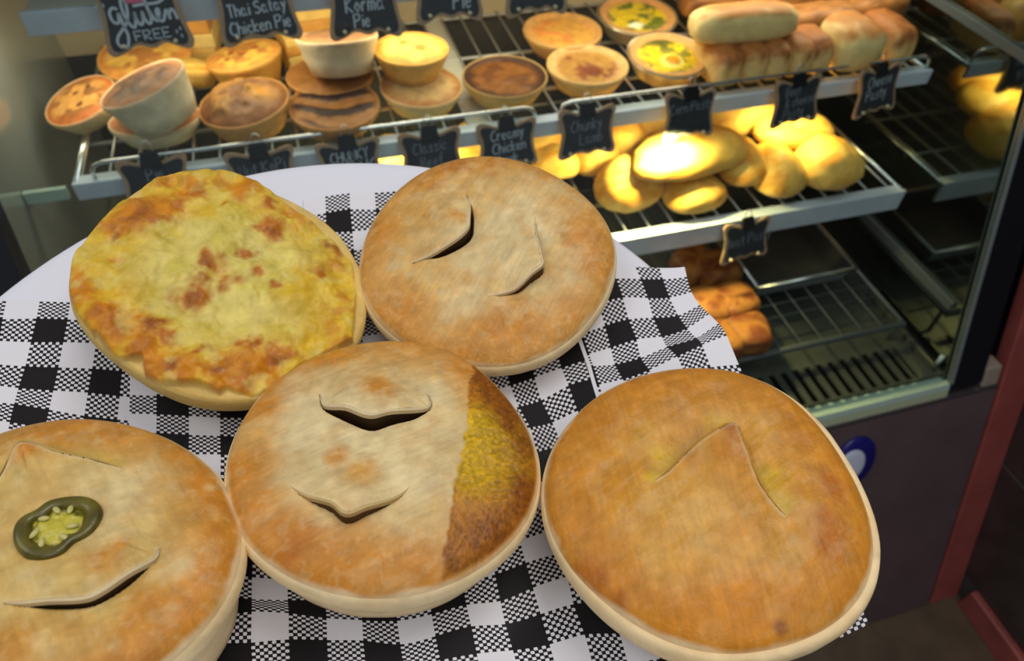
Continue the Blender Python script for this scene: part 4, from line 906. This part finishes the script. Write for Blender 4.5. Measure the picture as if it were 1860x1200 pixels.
def egg1(x, y, z, C, rho, n1, n2):
    C = blend(C, hexl(196, 140, 84), sstep(.78, .86, rho)); C = blend(C, hexl(70, 74, 26), sstep(.15, .35, y - .22 + (n1 - .5) * .5) * (1 - sstep(.75, .85, rho)) * .9)
    g = 1 - sstep(.16, .22, np.hypot(x - .02, (y + .22))); C = blend(C, hexl(232, 206, 110), 1 - sstep(.24, .34, np.hypot(x - .02, y + .22))); return z + g * .004, blend(C, hexl(226, 140, 20), g)
def egg2(x, y, z, C, rho, n1, n2):
    C = blend(C, hexl(196, 140, 84), sstep(.80, .88, rho)); C = blend(C, hexl(90, 100, 30), np.clip((n1 - .56) * 8, 0, .9) * (1 - sstep(.75, .85, rho)))
    g = 1 - sstep(.16, .26, np.hypot(x + .18, (y + .42) * 1.3) + (n1 - .5) * .2); return z, blend(C, hexl(232, 228, 190), g)
def rim_dark(x, y, z, C, rho, n1, n2): return z, C
ZR = S1 + 0.034
G1 = 'pies on the middle shelf'
shelf_pie(146, 182, 134, 'dotted', 'orange-topped pie with small dark holes at the left end of the middle shelf', ZR + 0.004, 0.034, (-.25, -.12), feat=dots([(-.1, .25, .10), (.25, .35, .10), (0.05, -.3, .11)]))
shelf_pie(282, 215, 158, 'brown', 'brown-topped pie under the tilted pie near the left shelf end', ZR, 0.034, (.02, .16))
shelf_pie(258, 152, 164, 'brown', 'tilted brown-topped pie with a white case, lying on another pie at left', ZR + 0.062, 0.050, (-.30, .10))
shelf_pie(262, 100, 160, 'cheese', 'cheese-topped pie behind the tilted brown pie, below the gluten free tag', ZR + 0.006, 0.036, (0, -.1))
shelf_pie(346, 118, 104, 'golden', 'plain yellow pastry wedged between the two cheese-topped pies', ZR + 0.004, 0.034, (.25, .3))
shelf_pie(442, 100, 136, 'cheese', 'speckled yellow cheese pie below the Thai satay tag', ZR + 0.016, 0.048, (-.12, .10), feat=dots([(-.3, .1, .12), (.35, .1, .14), (0, -.2, .12), (-.4, -.3, .1)], hexl(140, 74, 40)))
shelf_pie(443, 186, 164, 'dark', 'dark crumbly-topped pie at the front of the middle shelf', ZR + 0.010, 0.040, (-.10, -.02), feat=crumble)
shelf_pie(600, 135, 158, 'swirl', 'brown pie crushed under the upturned pale pie', ZR + 0.004, 0.034, (0, .05))
shelf_pie(607, 190, 164, 'swirl', 'pie with dark sauce swirls at the front of the middle shelf', ZR, 0.034, (0, -.04), feat=swirl)
shelf_pie(612, 66, 148, 'brown', 'pale-sided pie lying on the brown pie below the korma tag', ZR + 0.062, 0.046, (.02, .28))
shelf_pie(765, 156, 150, 'tan', 'tan pie with a dark hole in its lid, under the bright yellow pie', ZR, 0.036, (.04, -.02), feat=dots([(0.0, .12, .2), (.42, .32, .12)], hexl(96, 84, 58)))
shelf_pie(747, 88, 136, 'golden', 'bright golden pie with two holes sitting on the tan pie', ZR + 0.042, 0.036, (.02, .02), feat=dots([(-.15, .2, .17), (.22, -.18, .22)], hexl(140, 120, 50)))
shelf_pie(917, 138, 156, 'custard', 'dark brown glazed pie alone at the centre of the shelf', ZR, 0.036, (.0, .0))
shelf_pie(1022, 54, 144, 'quiche', 'orange quiche standing behind the leek quiche', ZR, 0.036)
shelf_pie(1068, 117, 150, 'leek', 'browned quiche with a dark red centre, left of the egg tart', ZR, 0.036, feat=dots([(0.05, -.15, .34)], hexl(106, 52, 30)))
GE = 'egg tarts in foil'
shelf_pie(1158, 26, 138, 'egg', 'egg tart in foil with white patch, behind the other egg tart', ZR, 0.034, (0, -.06), 'egg_tart', True, feat=egg2, group=GE)
shelf_pie(1214, 98, 142, 'egg', 'egg tart in foil with a round orange yolk and green topping', ZR, 0.034, (0, -.08), 'egg_tart', True, feat=egg1, group=GE)

def dough(name, c, size, rot, colfn, label, cat, group, n=28, p=2.4, m=None, shape=None, flat=0.55, seed=None):
    """a baked lump: rounded box / half-moon with a flatter underside, browned by colfn(local unit coords)"""
    SEED[0] += 5; sd = seed or SEED[0]; V = []; Fc = []; nu, nv = n * 2, n
    for j in range(nv + 1):
        ph = -math.pi / 2 + math.pi * j / nv
        for i in range(nu):
            t = 2 * math.pi * i / nu
            f_ = lambda a: math.copysign(abs(a) ** (2 / p), a)
            V.append((f_(math.cos(ph)) * f_(math.cos(t)), f_(math.cos(ph)) * f_(math.sin(t)), f_(math.sin(ph))))
    V = np.array(V)
    for j in range(nv):
        for i in range(nu): Fc.append((j * nu + i, j * nu + (i + 1) % nu, (j + 1) * nu + (i + 1) % nu, (j + 1) * nu + i))
    Fc += [tuple(range(nu))[::-1], tuple(nv * nu + i for i in range(nu))]
    C = colfn(V, sd); Q = V.copy(); Q[:, 2] = np.where(Q[:, 2] < 0, Q[:, 2] * flat, Q[:, 2])
    if shape is not None: Q = shape(Q)
    Q = Q * np.array(size)[None] / 2
    b = (fbm(Q[:, 0] * 50 + sd, Q[:, 1] * 50 + Q[:, 2] * 40, sd, 3) - .5) * 0.10; Q = Q * (1 + b)[:, None]
    o = meshobj(name, Q, Fc, m or M_SHELFPIE, None, smooth=True, cols=np.clip(C, 0, .95), loc=tuple(c)); o.rotation_euler = rot
    return tag(o, label, cat, group)
def col_roll(V, sd):
    n1 = fbm(V[:, 0] * 3 + sd, V[:, 1] * 3 + V[:, 2] * 2, sd, 3); C = np.repeat(hexl(206, 172, 112)[None], len(V), 0)
    C = blend(C, hexl(150, 92, 46), sstep(.1, .75, V[:, 2] + (n1 - .5) * 1.0)); C = blend(C, hexl(104, 60, 34), np.clip((n1 - .6) * 5, 0, .8) * sstep(0, .5, V[:, 2])); return C
def col_pale(V, sd):
    n1 = fbm(V[:, 0] * 3 + sd, V[:, 1] * 3, sd, 3); C = np.repeat(hexl(204, 180, 122)[None], len(V), 0); return blend(C, hexl(158, 104, 52), sstep(.55, .95, V[:, 2] + (n1 - .5) * .6))
def col_brownroll(V, sd):
    n1 = fbm(V[:, 0] * 4 + sd, V[:, 1] * 4 + V[:, 2] * 2, sd, 3); C = np.repeat(hexl(150, 100, 52)[None], len(V), 0); return blend(C, hexl(104, 64, 34), np.clip((n1 - .4) * 3, 0, 1))
def col_pasty(V, sd):
    n1 = fbm(V[:, 0] * 2.5 + sd, V[:, 1] * 2.5 + V[:, 2] * 1.5, sd, 4); C = np.repeat(hexl(212, 172, 84)[None], len(V), 0)
    C = blend(C, hexl(196, 132, 44), sstep(.45, .7, n1) * .8); return blend(C, hexl(212, 176, 104), sstep(.2, -.5, V[:, 2]))
def col_danish(V, sd):
    n1 = fbm(V[:, 0] * 2.5 + sd, V[:, 1] * 2.5 + V[:, 2], sd, 4); C = np.repeat(hexl(140, 92, 44)[None], len(V), 0); return blend(C, hexl(104, 54, 28), sstep(.45, .62, n1))
GR = 'sausage rolls on the middle shelf'
def roll(u, v, z, L, W, Hh, rz, fn, label):
    c = on_z(u, v, z); return dough('sausage_roll', c, (L, W, Hh), (0, 0, rz), fn, label, 'sausage roll', GR, p=3.4, flat=0.9, n=18)
zr = S1 + 0.022
for i, (u, v) in enumerate([(1302, 108), (1346, 102), (1388, 97), (1428, 92), (1464, 87)]):
    roll(u, v, zr + 0.012, 0.050, 0.10, 0.062, math.radians(88 - 92 + 6 * (i % 2)) + 0.06, col_roll, ['speckled sausage roll beside the egg tart, first of the front row', 'second sausage roll from the left in the front row', 'middle sausage roll of the front row', 'fourth sausage roll from the left in the front row', 'narrow sausage roll left of the two big pale ones'][i])
roll(1536, 76, zr + 0.016, 0.088, 0.11, 0.074, 0.10, col_pale, 'big pale sausage roll with an orange patch, right part of the shelf')
roll(1604, 66, zr + 0.012, 0.058, 0.11, 0.066, 0.10, col_roll, 'sausage roll at the very right end of the middle shelf')
roll(1350, 42, zr + 0.060, 0.17, 0.06, 0.052, -0.06, col_pale, 'long pale sausage roll lying across the front row')
roll(1482, 38, zr + 0.030, 0.15, 0.06, 0.050, 0.05, col_brownroll, 'browned sausage roll right of the long pale one')
roll(1588, 14, zr + 0.030, 0.12, 0.06, 0.050, 0.1, col_brownroll, 'browned sausage roll behind the right end pair')
roll(1290, 4, zr + 0.020, 0.11, 0.06, 0.050, 0.0, col_brownroll, 'browned sausage roll behind the egg tarts')
roll(1420, -2, zr + 0.030, 0.15, 0.06, 0.050, 0.0, col_brownroll, 'browned sausage roll at the back behind the long pale one')
# yellow pastry slices at the back, between the top tags
def slice_stack(u, v, z, size, rz, label):
    c = on_z(u, v, z); r = empty('layered_slice', tuple(c), label, 'pastry', 'layered slices at the back'); r.rotation_euler = (0, 0, rz); Lx, Ly, H_ = size; k = 4
    for i in range(k):
        col = [hexl(208, 168, 86), hexl(220, 192, 116), hexl(196, 142, 66), hexl(216, 182, 100)][i]
        z0 = -H_ / 2 + H_ * i / k; o = meshobj('pastry_layer', *box_geo(-Lx / 2 + .002 * (i % 2), Lx / 2 - .003 * ((i + 1) % 2), -Ly / 2, Ly / 2, z0, z0 + H_ / k - .0008), M_SHELFPIE, r)
        bevel_mesh(o, 0.002, 2); set_cols(o.data, np.repeat(col[None], len(o.data.vertices), 0))
    return r
slice_stack(568, 46, S1 + 0.05, (0.075, 0.07, 0.09), 0.1, 'tall layered yellow slice between the Thai satay and korma tags')
slice_stack(352, 44, S1 + 0.05, (0.060, 0.07, 0.09), -0.1, 'layered yellow slice between the gluten free and Thai satay tags')
slice_stack(528, 84, S1 + 0.03, (0.030, 0.07, 0.055), 0.2, 'small yellow slice right of the speckled cheese pie')

# pasties on the lower shelf
GP = 'golden pasties on the lower shelf'
def moon(Q):
    Q = Q.copy(); Q[:, 1] = np.where(Q[:, 1] < 0, Q[:, 1] * 0.75, Q[:, 1]); Q[:, 0] *= 1 - 0.22 * (Q[:, 1] + 1) / 2; Q[:, 2] *= 1 - 0.25 * np.abs(Q[:, 0]); return Q
def pasty(u, v, z, size, rot, label):
    size = tuple(1.12 * q for q in size); return dough('golden_pasty', on_z(u, v, z), size, rot, col_pasty, label, 'pasty', GP, p=2.3, shape=moon, m=M_SHELFPIE)
zp = S2 + 0.030
pasty(1142, 344, zp + 0.008, (0.118, 0.10, 0.100), (0, 0, 0.15), 'rounded glowing pasty at the left front, half behind the pie')
pasty(1258, 352, zp, (0.110, 0.10, 0.07), (0, 0, 0.1), 'pasty squeezed under the glaring pasty at the front')
pasty(1254, 284, zp + 0.062, (0.215, 0.11, 0.075), (0, 0, 0.12), 'large glaring pasty lying on top in the lamp spot')
pasty(1345, 300, zp + 0.026, (0.084, 0.11, 0.064), (0.1, 0, -0.3), 'pasty leaning under the right tip of the glaring pasty')
pasty(1408, 318, zp + 0.010, (0.092, 0.12, 0.085), (0, 0, 0.0), 'upright yellow pasty third from the right end')
pasty(1502, 304, zp + 0.012, (0.120, 0.12, 0.090), (0, 0, 0.1), 'plump pasty at the right front end of the lower shelf')
pasty(1440, 238, zp + 0.040, (0.15, 0.10, 0.045), (0.1, 0, -0.05), 'flat pasty lying behind the plump right pasty')
pasty(1350, 214, zp + 0.030, (0.15, 0.10, 0.07), (0, 0, 0.2), 'orange pasty at the back between the tags')
pasty(1085, 285, zp + 0.012, (0.088, 0.075, 0.06), (0, -0.3, 0.4), 'curled pasty behind the left front pasty')
pasty(1132, 248, zp + 0.030, (0.07, 0.12, 0.07), (0, 0, 0.1), 'upright pasty beside the faint tag')
pasty(1190, 232, zp + 0.020, (0.10, 0.09, 0.06), (0, 0, 0.1), 'bright pasty behind the tag in front of the lamp')
pasty(1010, 300, zp + 0.002, (0.085, 0.07, 0.065), (0, 0, -0.3), 'glowing pasty peeping over the right shoulder of the back pie')
pasty(988, 262, zp + 0.012, (0.08, 0.075, 0.06), (0, 0, 0.3), 'orange pasty right of the creamy chicken tag')
pasty(868, 268, zp + 0.014, (0.12, 0.10, 0.07), (0, 0, 0.1), 'yellow pasty glimpsed left of the creamy chicken tag')
pasty(714, 296, zp + 0.010, (0.12, 0.10, 0.075), (0, 0, 0.1), 'glowing pasty glimpsed right of the chunky steak tag')
pasty(560, 316, zp + 0.008, (0.12, 0.10, 0.065), (0, 0, 0.0), 'pasty glimpsed left of the chunky steak tag')

# browned pastries on the bottom rack
GD = 'browned pastries on the bottom rack'
for i, (u, v, dz, lb) in enumerate([(1352, 606, .022, 'front right pastry of the browned pile on the bottom rack'), (1300, 622, .022, 'front pastry of the browned pile beside the paper edge'), (1330, 552, .034, 'browned pastry on the middle of the pile beside the tray'),
                                    (1282, 560, .034, 'browned pastry in the pile just right of the paper wrinkle'), (1300, 492, .030, 'dark red-brown pastry behind in the pile left of the tray'), (1262, 484, .026, 'back left pastry of the browned pile below the lower rail')]):
    dough('danish_pastry', on_z(u, v, S3 + dz), (0.086, 0.082, 0.058), (0, 0, 0.2 * (i % 3 - 1)), col_danish, lb, 'pastry', GD, n=16, p=3.6)
